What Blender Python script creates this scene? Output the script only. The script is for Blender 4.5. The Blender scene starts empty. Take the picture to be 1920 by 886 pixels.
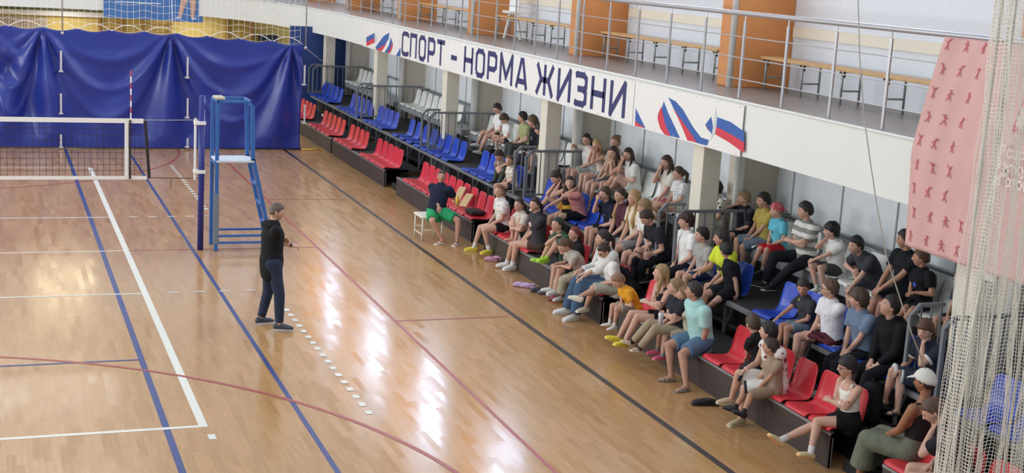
import bpy, math, random
import numpy as np
from mathutils import Vector, Matrix
random.seed(7); rng = np.random.default_rng(7)
SC = bpy.context.scene
COL = SC.collection
PI = math.pi
V = lambda *a: np.array(a, float)
UP = V(0, 0, 1)

# ---------------------------------------------------------------- camera
CX, CY, CZ = -2.1288, -14.2809, 5.0744
YAW, PIT, ROL, FPX = 0.3712, 0.1953, 0.0582, 2554.9
W, H = 1920, 886
CAM = V(CX, CY, CZ)
FW = V(math.sin(YAW)*math.cos(PIT), math.cos(YAW)*math.cos(PIT), -math.sin(PIT))
_r0 = V(math.cos(YAW), -math.sin(YAW), 0); _u0 = np.cross(_r0, FW)
RT = math.cos(ROL)*_r0 + math.sin(ROL)*_u0
UV = -math.sin(ROL)*_r0 + math.cos(ROL)*_u0
cam_data = bpy.data.cameras.new('camera'); cam = bpy.data.objects.new('camera', cam_data); COL.objects.link(cam)
cam_data.sensor_width = 36; cam_data.lens = FPX/W*36; cam_data.clip_end = 300; cam_data.clip_start = .1
M = Matrix.Identity(4)
for i in range(3):
    M[i][0], M[i][1], M[i][2], M[i][3] = RT[i], UV[i], -FW[i], CAM[i]
cam.matrix_world = M
SC.camera = cam

def proj(P):
    d = np.asarray(P, float) - CAM; z = d @ FW
    return np.array([W/2 + FPX*(d @ RT)/z, H/2 - FPX*(d @ UV)/z])
def ray(q):
    return FW + (q[0]-W/2)/FPX*RT - (q[1]-H/2)/FPX*UV
def atZ(q, z): d = ray(q); return CAM + d*(z-CZ)/d[2]
def atX(q, x): d = ray(q); return CAM + d*(x-CX)/d[0]
def atY(q, y): d = ray(q); return CAM + d*(y-CY)/d[1]
def atD(q, P): d = ray(q); return CAM + d*((np.asarray(P)-CAM) @ FW)       # same depth as P
def nrm(v):
    v = np.asarray(v, float); return v/(np.linalg.norm(v)+1e-12)

# ---------------------------------------------------------------- materials
def srgb(h):
    if isinstance(h, str):
        h = h.lstrip('#'); c = [int(h[i:i+2], 16)/255 for i in (0, 2, 4)]
    else: c = list(h)
    return [x/12.92 if x <= .04045 else ((x+.055)/1.055)**2.4 for x in c]
MATS = {}
def mat(name, col, rough=.5, metal=0., bump=0., bscale=30., spec=.5, var=0., vscale=8., sheen=0., alpha=None, kind=None, col2=None, emit=None):
    if name in MATS: return MATS[name]
    m = bpy.data.materials.new(name); m.use_nodes = True; nt = m.node_tree; N = nt.nodes; L = nt.links
    b = N['Principled BSDF']; c = srgb(col)+[1]
    b.inputs['Base Color'].default_value = c; b.inputs['Roughness'].default_value = rough
    b.inputs['Metallic'].default_value = metal; b.inputs['Specular IOR Level'].default_value = spec
    tc = N.new('ShaderNodeTexCoord')
    if var > 0 or kind:
        if kind == 'blotch':
            t = N.new('ShaderNodeTexVoronoi'); t.inputs['Scale'].default_value = vscale*1.7
            L.new(tc.outputs['Object'], t.inputs['Vector']); r = N.new('ShaderNodeValToRGB')
            r.color_ramp.interpolation = 'LINEAR'
            r.color_ramp.elements[0].position = .26; r.color_ramp.elements[1].position = .36
            r.color_ramp.elements[0].color = srgb(col2)+[1]; r.color_ramp.elements[1].color = c
            L.new(t.outputs['Distance'], r.inputs[0])
        elif kind == 'stripe':
            t = N.new('ShaderNodeTexWave'); t.wave_type = 'BANDS'; t.bands_direction = 'Z'; t.inputs['Scale'].default_value = vscale
            L.new(tc.outputs['Object'], t.inputs['Vector']); r = N.new('ShaderNodeValToRGB')
            r.color_ramp.elements[0].position = .45; r.color_ramp.elements[1].position = .55
            r.color_ramp.elements[0].color = srgb(col2)+[1]; r.color_ramp.elements[1].color = c
            L.new(t.outputs['Fac'], r.inputs[0])
        elif kind == 'vstripe':
            t = N.new('ShaderNodeTexWave'); t.wave_type = 'BANDS'; t.bands_direction = 'Y'; t.inputs['Scale'].default_value = vscale
            L.new(tc.outputs['Object'], t.inputs['Vector']); r = N.new('ShaderNodeValToRGB')
            r.color_ramp.elements[0].position = .02; r.color_ramp.elements[1].position = .07
            r.color_ramp.elements[0].color = srgb(col2)+[1]; r.color_ramp.elements[1].color = c
            L.new(t.outputs['Fac'], r.inputs[0])
        else:
            t = N.new('ShaderNodeTexNoise'); t.inputs['Scale'].default_value = vscale; t.inputs['Detail'].default_value = 4
            L.new(tc.outputs['Object'], t.inputs['Vector']); r = N.new('ShaderNodeValToRGB')
            r.color_ramp.elements[0].position = .3; r.color_ramp.elements[1].position = .7
            r.color_ramp.elements[0].color = [x*(1-var) for x in c[:3]]+[1]
            r.color_ramp.elements[1].color = [min(1, x*(1+var)) for x in c[:3]]+[1]
            L.new(t.outputs['Fac'], r.inputs[0])
        L.new(r.outputs[0], b.inputs['Base Color'])
    if bump > 0:
        t2 = N.new('ShaderNodeTexNoise'); t2.inputs['Scale'].default_value = bscale; t2.inputs['Detail'].default_value = 3
        L.new(tc.outputs['Object'], t2.inputs['Vector'])
        bp = N.new('ShaderNodeBump'); bp.inputs['Strength'].default_value = bump; bp.inputs['Distance'].default_value = .02
        L.new(t2.outputs['Fac'], bp.inputs['Height']); L.new(bp.outputs[0], b.inputs['Normal'])
    if sheen: b.inputs['Sheen Weight'].default_value = sheen
    if alpha is not None: b.inputs['Alpha'].default_value = alpha
    if emit:
        b.inputs['Emission Color'].default_value = srgb(col)+[1]; b.inputs['Emission Strength'].default_value = emit
    MATS[name] = m; return m
def cloth(col, **k):
    return mat('cloth_%s_%s' % (str(col).strip('#'), k.get('kind', '')+str(k.get('col2', ''))+str(k.get('vscale', ''))), col, rough=.85, bump=.55, bscale=k.pop('bscale', 14.), spec=.2, **({'var': .12, 'vscale': 9} | k))

# ---------------------------------------------------------------- mesh builder
class MB:
    def __init__(s): s.v = []; s.f = []
    def add(s, vs, fs):
        o = len(s.v); s.v += [tuple(map(float, p)) for p in vs]; s.f += [tuple(i+o for i in f) for f in fs]; return s
    def box(s, lo, hi):
        x0, y0, z0 = lo; x1, y1, z1 = hi
        return s.add([(x0,y0,z0),(x1,y0,z0),(x1,y1,z0),(x0,y1,z0),(x0,y0,z1),(x1,y0,z1),(x1,y1,z1),(x0,y1,z1)],
                     [(0,3,2,1),(4,5,6,7),(0,1,5,4),(1,2,6,5),(2,3,7,6),(3,0,4,7)])
    def bar(s, p, q, w, h, side=None):                       # rectangular bar from p to q
        p = np.array(p, float); q = np.array(q, float); d = nrm(q-p)
        a = np.array(side, float) if side is not None else np.cross(d, UP if abs(d[2]) < .9 else V(1, 0, 0))
        a = nrm(a - d*(a @ d)); b = np.cross(a, d); a = a*w/2; b = b*h/2
        return s.add([p-a-b, p+a-b, p+a+b, p-a+b, q-a-b, q+a-b, q+a+b, q-a+b],
                     [(0,3,2,1),(4,5,6,7),(0,1,5,4),(1,2,6,5),(2,3,7,6),(3,0,4,7)])
    def sweep(s, pts, A, B=None, side=None, n=10, cap='round'):
        P = [np.array(p, float) for p in pts]; k = len(P)
        A = list(A) if hasattr(A, '__len__') else [A]*k
        B = A if B is None else (list(B) if hasattr(B, '__len__') else [B]*k)
        rings = []
        T = [nrm(P[min(i+1, k-1)]-P[max(i-1, 0)]) for i in range(k)]
        sd = np.array(side, float) if side is not None else (np.cross(T[0], UP) if abs(T[0][2]) < .95 else V(1, 0, 0))
        an = np.linspace(0, 2*PI, n, endpoint=False)
        fr = []
        for i in range(k):
            a = nrm(sd - T[i]*(sd @ T[i])); fr.append((a, np.cross(T[i], a))); 
            if side is None: sd = a
        def ring(c, i, ka):
            a, b = fr[i]; return [c + a*A[i]*ka*math.cos(t) + b*B[i]*ka*math.sin(t) for t in an]
        if cap in ('round', 'r0'):
            r = min(A[0], B[0])
            for g in (80, 55, 28): rings.append(ring(P[0]-T[0]*r*math.sin(math.radians(g)), 0, math.cos(math.radians(g))))
        for i in range(k): rings.append(ring(P[i], i, 1))
        if cap in ('round', 'r1'):
            r = min(A[-1], B[-1])
            for g in (28, 55, 80): rings.append(ring(P[-1]+T[-1]*r*math.sin(math.radians(g)), k-1, math.cos(math.radians(g))))
        vs = [p for r in rings for p in r]; fs = []
        for i in range(len(rings)-1):
            for j in range(n):
                a0 = i*n+j; a1 = i*n+(j+1) % n; fs.append((a0, a1, a1+n, a0+n))
        fs.append(tuple(range(n-1, -1, -1))); fs.append(tuple((len(rings)-1)*n+j for j in range(n)))
        return s.add(vs, fs)
    def tube(s, pts, r, n=8): return s.sweep(pts, r, n=n, cap='flat')
    def ell(s, c, rx, ry=None, rz=None, ax=None, nu=12, nv=8):
        ry = rx if ry is None else ry; rz = rx if rz is None else rz
        ax = np.eye(3) if ax is None else np.array(ax); c = np.array(c, float); vs = [c+ax[2]*rz]
        for i in range(1, nv):
            t = PI*i/nv
            for j in range(nu):
                a = 2*PI*j/nu; vs.append(c+ax[0]*rx*math.sin(t)*math.cos(a)+ax[1]*ry*math.sin(t)*math.sin(a)+ax[2]*rz*math.cos(t))
        vs.append(c-ax[2]*rz); fs = [(0, 1+j, 1+(j+1) % nu) for j in range(nu)]
        for i in range(nv-2):
            for j in range(nu):
                a = 1+i*nu+j; b = 1+i*nu+(j+1) % nu; fs.append((a, a+nu, b+nu, b))
        e = len(vs)-1; o = 1+(nv-2)*nu; fs += [(o+j, e, o+(j+1) % nu) for j in range(nu)]
        return s.add(vs, fs)
    def grid(s, G):                                          # G[i][j] points
        a, b = len(G), len(G[0])
        return s.add([p for r in G for p in r], [(i*b+j, i*b+j+1, (i+1)*b+j+1, (i+1)*b+j) for i in range(a-1) for j in range(b-1)])
    def prism(s, poly, ex):                                  # planar polygon extruded by vector ex
        n = len(poly); ex = np.array(ex, float); P = [np.array(p, float) for p in poly]
        return s.add(P+[p+ex for p in P], [tuple(range(n-1, -1, -1)), tuple(range(n, 2*n))]+[(i, (i+1) % n, n+(i+1) % n, n+i) for i in range(n)])
    def mesh(s, name):
        me = bpy.data.meshes.new(name); me.from_pydata(s.v, [], s.f); me.update(); return me

def link(name, me, parent=None, m=None, smooth=True):
    o = bpy.data.objects.new(name, me); COL.objects.link(o)
    if m is not None:
        me.materials.clear(); me.materials.append(m)
    if smooth: me.polygons.foreach_set('use_smooth', [True]*len(me.polygons))
    if parent is not None: o.parent = parent
    return o
def root_loc(o):
    while o.parent is not None: o = o.parent
    return np.array(o.location)
def part(parent, name, mb, m, smooth=False, bevel=0, sub=0):
    l = root_loc(parent); mb.v = [(a-l[0], b-l[1], c-l[2]) for a, b, c in mb.v]
    o = link(name, mb.mesh(name), parent, m, smooth); mods(o, bevel, sub); return o
def mods(o, bevel=0, sub=0):
    if bevel:
        b = o.modifiers.new('bevel', 'BEVEL'); b.width = bevel; b.segments = 2; b.limit_method = 'ANGLE'
    if sub:
        b = o.modifiers.new('sub', 'SUBSURF'); b.levels = sub; b.render_levels = sub
def thing(name, label, cat, loc, group=None):
    o = bpy.data.objects.new(name, None); COL.objects.link(o); o.location = tuple(map(float, loc))
    o.empty_display_size = .1; tag(o, label, cat, group); return o
def tag(o, label, cat, group=None, kind=None):
    o['label'] = label; o['category'] = cat
    if group: o['group'] = group
    if kind: o['kind'] = kind
    return o
def single(name, mb, m, label, cat, group=None, smooth=False, bevel=0, kind=None):
    P = np.array(mb.v); c = (P.min(0)+P.max(0))/2; c[2] = P[:, 2].min()
    mb.v = [tuple(p) for p in (P-c)]; o = link(name, mb.mesh(name), None, m, smooth); o.location = c; mods(o, bevel)
    return tag(o, label, cat, group, kind)
def struct(name, mb, m, smooth=False, bevel=0, parent=None):
    o = link(name, mb.mesh(name), parent, m, smooth); mods(o, bevel)
    if parent is None: o['kind'] = 'structure'
    return o
def dup(rt, loc, label, group=None):
    c = rt.copy(); COL.objects.link(c); c.location = tuple(map(float, loc)); c['label'] = label
    if group: c['group'] = group
    for ch in rt.children:
        k = ch.copy(); COL.objects.link(k); k.parent = c
        for g in ch.children:
            q = g.copy(); COL.objects.link(q); q.parent = k
    return c
# ================================================================ the hall
XF = [6.17, 7.02, 8.05]            # front edge of the three seat rows
ZS = [.41, .86, 1.31]              # surface the shells are bolted to
ZF = [0., .41, .86]                # where the feet of each row stand
COLY = [27.1, 21.1, 15.1, 9.1, 3.1, -2.9]

def floor_material():
    m = bpy.data.materials.new('maple_parquet'); m.use_nodes = True; nt = m.node_tree; N = nt.nodes; L = nt.links
    b = N['Principled BSDF']; tc = N.new('ShaderNodeTexCoord'); sep = N.new('ShaderNodeSeparateXYZ'); L.new(tc.outputs['Object'], sep.inputs[0])
    def mth(op, a, b2=None):
        n = N.new('ShaderNodeMath'); n.operation = op
        for i, x in enumerate((a, b2)):
            if x is None: continue
            if isinstance(x, (int, float)): n.inputs[i].default_value = x
            else: L.new(x, n.inputs[i])
        return n.outputs[0]
    cx = mth('FLOOR', mth('MULTIPLY', sep.outputs[0], 1/.085))
    wn = N.new('ShaderNodeTexWhiteNoise'); wn.noise_dimensions = '1D'; L.new(cx, wn.inputs['W'])
    cy = mth('FLOOR', mth('ADD', mth('MULTIPLY', sep.outputs[1], 1/.62), mth('MULTIPLY', wn.outputs['Value'], 7.)))
    cmb = N.new('ShaderNodeCombineXYZ'); L.new(cx, cmb.inputs[0]); L.new(cy, cmb.inputs[1])
    w2 = N.new('ShaderNodeTexWhiteNoise'); w2.noise_dimensions = '3D'; L.new(cmb.outputs[0], w2.inputs['Vector'])
    rp = N.new('ShaderNodeValToRGB'); e = rp.color_ramp.elements
    e[0].color = srgb('#ae8456')+[1]; e[1].color = srgb('#ba9062')+[1]; e[0].position = 0; e[1].position = 1
    q = rp.color_ramp.elements.new(.35); q.color = srgb('#b38a5c')+[1]
    L.new(w2.outputs['Value'], rp.inputs[0])
    mp = N.new('ShaderNodeMapping'); mp.inputs['Scale'].default_value = (26, 2.2, 1); L.new(tc.outputs['Object'], mp.inputs['Vector'])
    gn = N.new('ShaderNodeTexNoise'); gn.inputs['Scale'].default_value = 1.; gn.inputs['Detail'].default_value = 5; L.new(mp.outputs[0], gn.inputs['Vector'])
    gr = N.new('ShaderNodeMapRange'); gr.inputs[1].default_value = .3; gr.inputs[2].default_value = .7; gr.inputs[3].default_value = .9; gr.inputs[4].default_value = 1.08
    L.new(gn.outputs['Fac'], gr.inputs[0])
    mx = N.new('ShaderNodeMix'); mx.data_type = 'RGBA'; mx.blend_type = 'MULTIPLY'; mx.inputs[0].default_value = 1
    L.new(rp.outputs[0], mx.inputs[6]); L.new(gr.outputs[0], mx.inputs[7]); L.new(mx.outputs[2], b.inputs['Base Color'])
    # every board lies at its own minute tilt, which breaks up the reflections along the boards
    vm = N.new('ShaderNodeVectorMath'); vm.operation = 'SUBTRACT'; L.new(w2.outputs['Color'], vm.inputs[0]); vm.inputs[1].default_value = (.5, .5, .5)
    vs = N.new('ShaderNodeVectorMath'); vs.operation = 'MULTIPLY'; L.new(vm.outputs[0], vs.inputs[0]); vs.inputs[1].default_value = (.016, .008, 0)
    ge = N.new('ShaderNodeNewGeometry'); va = N.new('ShaderNodeVectorMath'); va.operation = 'ADD'
    L.new(ge.outputs['Normal'], va.inputs[0]); L.new(vs.outputs[0], va.inputs[1])
    vn = N.new('ShaderNodeVectorMath'); vn.operation = 'NORMALIZE'; L.new(va.outputs[0], vn.inputs[0]); L.new(vn.outputs[0], b.inputs['Normal'])
    rn = N.new('ShaderNodeMapRange'); rn.inputs[3].default_value = .12; rn.inputs[4].default_value = .21; L.new(w2.outputs['Value'], rn.inputs[0])
    L.new(rn.outputs[0], b.inputs['Roughness']); b.inputs['Specular IOR Level'].default_value = .42
    return m

fl = struct('floor', MB().add([(-11,-9,0),(9.5,-9,0),(9.5,40,0),(-11,40,0)], [(0,1,2,3)]), floor_material())
LW = dict(blue=mat('paint_blue', '#2d3f78', .35), white=mat('paint_white', '#dcd9cc', .35), red=mat('paint_red', '#a04a42', .35), black=mat('paint_black', '#2e2622', .35))
LZ = [.0012]
def fline(pts, w, c):
    mb = MB(); P = [V(*p) for p in pts]
    L_, R_ = [], []
    for i, p in enumerate(P):
        t = nrm(P[min(i+1, len(P)-1)]-P[max(0, i-1)]); n = V(-t[1], t[0])*w/2
        L_.append((p[0]+n[0], p[1]+n[1], LZ[0])); R_.append((p[0]-n[0], p[1]-n[1], LZ[0]))
    struct('court_line', mb.grid([R_, L_]), LW[c], parent=fl); LZ[0] += .00015
def dashes(x0, x1, y0, y1, n, w, ln, c, along='y'):
    mb = MB()
    for k in range(n):
        u = (k+.5)/n; x = x0+(x1-x0)*u; y = y0+(y1-y0)*u
        a, b = (w/2, ln/2) if along == 'y' else (ln/2, w/2)
        mb.add([(x-a,y-b,.0042),(x+a,y-b,.0042),(x+a,y+b,.0042),(x-a,y+b,.0042)], [(0,1,2,3)])
    struct('court_line', mb, LW[c], parent=fl)
def arc(c, r, a0, a1, w, col):
    fline([(c[0]+r*math.cos(t), c[1]+r*math.sin(t)) for t in np.linspace(math.radians(a0), math.radians(a1), 60)], w, col)
fline([(-.42,-8),(-.42,21)], .075, 'blue'); fline([(1.07,-8),(1.07,20)], .06, 'blue'); fline([(3.24,-8),(3.24,24)], .05, 'red')
fline([(5.08,-8),(5.08,24)], .085, 'black'); fline([(-.03,-.03),(-.03,18)], .095, 'white')
for y, w in ((.0, .07), (6, .05), (9, .045), (12, .05), (18, .05)): fline([(-9, y), (.0, y)], w, 'white')
fline([(0,9),(3.24,9)], .03, 'red'); fline([(-7,2.6),(-.42,2.6)], .05, 'blue'); fline([(3.24,3.93),(4.98,3.93)], .045, 'red'); fline([(3.24,13.75),(4.98,13.75)], .045, 'red')
arc((-4.28,-3.3), 6.67, -60, 100, .06, 'red'); arc((-3.87,21.16), 6.19, -110, 20, .05, 'red')
dashes(1.84, 1.84, -.05, 4.9, 17, .08, .13, 'white'); dashes(1.84, 1.84, 12.6, 18.4, 20, .08, .14, 'white')
dashes(.2, 1.72, 6, 6, 4, .05, .16, 'white', 'x'); dashes(.2, 1.95, 12, 12, 5, .05, .16, 'white', 'x')
fline([(-.03,-.36),(.05,-.36)], .16, 'white'); fline([(-3,-.17),(-2.09,-.17)], .06, 'red')

# ---- walls, columns
white = mat('wall_white', '#dfe6e8', .7, var=.02); cream = mat('cream_paint', '#d9d4c4', .6, var=.03); fascia_m = mat('fascia_white', '#e2e4df', .6, var=.015, vscale=2)
panel_m = mat('panel_white', '#dde3ea', .45, var=.02)
steel = mat('brushed_steel', '#b4b4b6', .35, .55); grey = mat('grey_paint', '#71757a', .5); dgrey = mat('dark_grey_paint', '#3a3b3e', .6)
blackm = mat('black_matte', '#1c1b1d', .7); brown = mat('brown_panel', '#3f3531', .55, var=.1, vscale=3); edge = mat('edge_alu', '#8f9192', .45, .4)
deck_m = mat('deck_rubber', '#312f31', .75, var=.15, vscale=5)
mb = MB().box((8.9,-9,0),(9.05,27.5,2.75)); struct('wall_right', mb, mat('wall_lower', '#e4e9ec', .6, var=.03))
seam = MB()
for y in np.arange(-8.5, 27, 1.25): seam.box((8.885,y-.012,.86),(8.9,y+.012,2.75))
struct('trim_1', seam, mat('seam_grey', '#a3a8ab', .5))
struct('wall_far_padding', MB().box((6.5,27.5,0),(8.9,27.7,2.9)), mat('pad_blue', '#27437e', .55, var=.12, vscale=1.5, bump=.3, bscale=1.2))
struct('wall_end', MB().box((-11,39,0),(9.8,39.2,3.3)), mat('wall_yellow', '#cdb766', .6, var=.05, vscale=1.5))
for i, y in enumerate(COLY):
    struct('column', MB().box((7.46,y-.16,.0),(7.76,y+.16,2.78)), cream, bevel=.012)
    struct('wall_pilaster', MB().box((8.28,y+.1,.86),(8.9,y+.5,2.76)), mat('pilaster_taupe', '#c9c0b2', .65, var=.03))
    o = single('pipe', MB().tube([(8.22,y+.08,.86),(8.22,y+.08,2.76)], .075, 16), mat('pipe_white', '#dadbd6', .4), 'white vertical pipe on the wall behind the %s column from the blue curtain' % ['nearest','second','third','fourth','fifth','sixth'][i], 'pipe', 'white wall pipes', True); o['kind'] = 'structure'

# ---- balcony: rounded fascia, slab, upper walls
path = [(7.38,-9),(7.38,-3),(7.38,3),(7.38,9),(7.38,15),(7.38,21),(7.36,24),(7.28,26),(7.08,28.5),(6.6,31.3),(5.8,33.6),(4.6,35.3),(3.2,36.1),(1.6,36.4),(-2,36.45),(-11,36.45)]
outer = [(9.6,-9),(9.6,-3),(9.6,3),(9.6,9),(9.6,15),(9.6,21),(9.6,24),(9.6,26),(9.6,30),(9.6,33),(9.6,36),(9.6,39),(6,39),(3,39),(-2,39),(-11,39)]
ZB, ZT = 2.73, 3.45
inn = [(x+.22*(1 if i < 9 else .7), y+(0 if i < 8 else .22)) for i, (x, y) in enumerate(path)]
def z_(P, z): return [(x, y, z) for x, y in P]
mb = MB().grid([z_(path, ZT), z_(path, ZB), z_(inn, ZB), z_(inn, 3.15), z_(outer, 3.15)])
struct('beam', mb, fascia_m)
struct('floor_balcony', MB().grid([z_(outer, ZT), z_(path, ZT)]), mat('balcony_floor', '#857b74', .35, var=.06, vscale=3))
struct('trim_2', MB().sweep([(x-.004, y, ZT+.004) for x, y in path], .02, n=6, cap='flat'), fascia_m)
struct('wall_right_upper', MB().box((9.5,-9,3.45),(9.7,39.2,9.2)), panel_m)
struct('wall_end_upper', MB().box((-11,39.2,3.3),(9.6,39.4,9.2)), panel_m)
orange = mat('orange_paint', '#d08a4e', .5, var=.04, vscale=2); win_m = mat('window_daylight', '#cfe0ff', .4, emit=15.)
FINY = [-2.3, 4.35, 10.3, 16.5, 22.6, 28.6, 34.6]
for i, y in enumerate(FINY):
    struct('column', MB().box((8.5,y-.25,3.45),(9.5,y+.25,9.2)), orange, bevel=.01)
    struct('trim_%d' % (3+i), MB().tube([(8.47,y-.2,3.45),(8.47,y-.2,9.2)], .05, 12), mat('pipe_white', '#dadbd6', .4), True)
k = 0
for y in FINY:
    for y0, y1 in ((y-2.4, y-.35), (y+.35, y+2.3)):
        k += 1; w = struct('window_%d' % k, MB().box((9.47,y0,6.2),(9.49,y1,9.0)), win_m); f = MB()
        for yy in (y0, (y0+y1)/2, y1): f.box((9.43,yy-.04,6.15),(9.5,yy+.04,9.05))
        for zz in (6.2, 7.6, 9.0): f.box((9.43,y0-.04,zz-.04),(9.5,y1+.04,zz+.04))
        struct('window_frame', f, fascia_m, parent=w)
w = struct('window_15', MB().box((-.7,39.15,6.6),(1.4,39.19,8.4)), mat('window_warm', '#fff0c8', .4, emit=4.))
struct('window_frame', MB().box((.3,39.1,6.6),(.4,39.2,8.4)).box((-.75,39.1,6.5),(1.45,39.2,6.6)), fascia_m, parent=w)

# ---- balcony railing: one long railing
ry = list(np.arange(-5.42, 24.5, 1.108)); rp = [(7.6, y) for y in ry]+[(7.42,26.1),(7.28,27.2),(7.1,28.3),(6.86,29.4),(6.56,30.5),(6.2,31.6),(5.75,32.7),(5.15,33.7),(4.4,34.6)]
rail = thing('balcony_railing', 'long stainless steel railing with thin rods along the balcony edge', 'railing', (7.6, 6, ZT))
part(rail, 'top_rail', MB().tube([(x, y, ZT+1.17) for x, y in rp], .034, 12), steel, True)
for h in (.27, .56, .85): part(rail, 'rod', MB().tube([(x, y, ZT+h) for x, y in rp], .0085, 6), steel, True)
for x, y in rp:
    part(rail, 'post', MB().bar((x, y, ZT), (x, y, ZT+1.06), .022, .045, (1, 0, 0)).tube([(x, y, ZT+1.05), (x, y, ZT+1.16)], .009, 6), steel)

# ---- balcony benches with backrest boards
wood = mat('bench_wood', '#c9a06b', .5, var=.12, vscale=6); board = mat('board_cream', '#e3dccb', .5); legm = mat('bench_leg', '#9aa0a2', .4, .3); clampm = mat('clamp_dark', '#4c4632', .6)
def balcony_bench(y1, y0, label):
    t = thing('balcony_bench', label, 'bench', (9.04, (y0+y1)/2, ZT), 'benches along the balcony wall')
    part(t, 'seat_plank', MB().box((8.86,y0,ZT+.46),(9.22,y1,ZT+.5)), wood, bevel=.008)
    n = max(3, round((y1-y0)/1.15)+1)
    for y in np.linspace(y0+.12, y1-.12, n):
        l = MB().tube([(8.9,y,ZT),(8.9,y,ZT+.43),(8.94,y,ZT+.46),(9.18,y,ZT+.46),(9.2,y,ZT+.43),(9.2,y,ZT)], .017, 8).bar((8.9,y,ZT+.19),(9.2,y,ZT+.19), .02, .025)
        part(t, 'leg_frame', l, legm, True)
        part(t, 'clamp', MB().bar((8.89,y-.06,ZT+.45),(8.93,y,ZT+.38), .03, .02).bar((8.89,y+.06,ZT+.45),(8.93,y,ZT+.38), .03, .02), clampm)
for i, y in enumerate(FINY[:-2]):
    nm = ['at the balcony end behind the pink banner', 'between the orange pillars above the ribbon flags', 'above the third word of the slogan', 'above the second word of the slogan', 'at the far end of the straight balcony'][i]
    balcony_bench(y+(5.55 if i else 6.25), y+.95, 'wooden bench on grey steel legs '+nm)
    single('backrest_board', MB().box((9.45,y+.35,ZT+.8),(9.5,y+(5.6 if i else 6.35),ZT+.96)), board, 'long cream board on the upper wall behind the bench '+nm, 'board', 'boards on the balcony wall', bevel=.006).__setitem__('kind', 'structure')
# white folding stand
wp = mat('white_plastic', '#e4e6e2', .4)
a = atZ((968, 72), ZT); b_ = atZ((999, 76), ZT); a = a+V(-.3,0,0); b_ = b_+V(-.3,0,0); c_ = (a+b_)/2
t = thing('white_trestle_stand', 'white splayed-leg stand on the balcony above the slogan', 'stand', c_)
for q in (a, b_): part(t, 'leg', MB().bar(q, c_+V(0,0,.62)+(q-c_)*.35, .07, .05), wp, bevel=.008)
part(t, 'leg', MB().bar(c_+V(.28,.3,0), c_+V(.05,.05,.62), .07, .05), wp, bevel=.008)
part(t, 'back_panel', MB().bar(c_+V(0,0,.55), c_+V(.03,0,1.5), .36, .03, nrm(b_-a)), wp, bevel=.01)
part(t, 'seat', MB().box(c_+V(-.2,-.2,.58), c_+V(.22,.22,.63)), wp, bevel=.01)

# ---- slogan banners on the balcony face
XB = 7.35
vin = mat('vinyl_white', '#e9e8e4', .45); navy = mat('vinyl_navy', '#2c2c63', .5); rblue = mat('vinyl_blue', '#2b5ba6', .5); rred = mat('vinyl_red', '#cf3545', .5); rgrey = mat('vinyl_grey', '#c9cdd0', .5)
def sheet(y0, y1, label):
    t = thing('wall_banner', label, 'banner', (XB, (y0+y1)/2, 2.72), 'vinyl banners on the balcony face')
    part(t, 'sheet', MB().box((XB-.004,y1,2.72),(XB+.004,y0,3.42)), vin)
    g = MB()
    for z in (2.75, 3.39):
        for y in np.arange(y1+.1, y0, .62): g.ell((XB-.006,y,z), .004, .012, .012, nu=8, nv=4)
    part(t, 'eyelet', g, steel)
    return t
st = [('С',.62,[[(.62,.8),(.62,.88),(.5,.94),(.18,.94),(.065,.85),(.065,.15),(.18,.06),(.5,.06),(.62,.12),(.62,.2)]]),
 ('П',.64,[[(.065,0),(.065,.94),(.575,.94),(.575,0)]]), ('О',.64,[[(.065,.2),(.065,.8),(.18,.94),(.46,.94),(.575,.8),(.575,.2),(.46,.06),(.18,.06),(.065,.2)]]),
 ('Р',.62,[[(.065,0),(.065,.94),(.44,.94),(.555,.85),(.555,.5),(.44,.4),(.065,.4)]]), ('Т',.62,[[(0,.94),(.62,.94)],[(.31,.94),(.31,0)]]),
 ('Н',.66,[[(.07,0),(.07,1)],[(.59,0),(.59,1)],[(.07,.5),(.59,.5)]]), ('М',.82,[[(.07,0),(.07,1),(.41,.25),(.75,1),(.75,0)]]),
 ('А',.7,[[(.06,0),(.3,.96),(.4,.96),(.64,0)],[(.16,.25),(.54,.25)]]), ('Ж',.98,[[(.49,0),(.49,1)],[(.07,0),(.3,.5),(.07,1)],[(.91,0),(.68,.5),(.91,1)],[(.3,.5),(.68,.5)]]),
 ('И',.68,[[(.07,1),(.07,.04),(.61,.96),(.61,0)]]), ('З',.6,[[(.03,.9),(.1,.94),(.42,.94),(.53,.85),(.53,.6),(.42,.51),(.15,.51)],[(.42,.51),(.53,.42),(.53,.15),(.42,.06),(.1,.06),(.03,.1)]]), ('-',.4,[[(.02,.45),(.38,.45)]])]
GL = {a: (b, c) for a, b, c in st}
def lettering(mb, text, y0, y1, z0, h, x, th=.19):
    ws = [GL[c][0] for c in text]; gap = .16; tot = sum(ws)+gap*(len(ws)-1); k = (y0-y1)/tot; u = 0
    for c in text:
        for pl in GL[c][1]:
            q = [V(x, y0-(u+px)*k, z0+pz*h) for px, pz in pl]
            for i in range(len(q)-1):
                d = q[i+1]-q[i]; n = nrm(np.cross(d, V(1,0,0))); wd = th*h*(1 if abs(d[2]) < abs(d[1]) else 1.05)/2
                ext = nrm(d)*wd*.75
                e0 = ext if i > 0 else 0*ext; e1 = ext if i < len(q)-2 else 0*ext
                mb.prism([q[i]-e0-n*wd, q[i+1]+e1-n*wd, q[i+1]+e1+n*wd, q[i]-e0+n*wd], (-.0035-.0004*(i % 3), 0, 0))
        u += GL[c][0]+gap
main = sheet(18.45, 5.12, 'long white banner with a navy slogan on the balcony face')
X0 = XB-.0045
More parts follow.
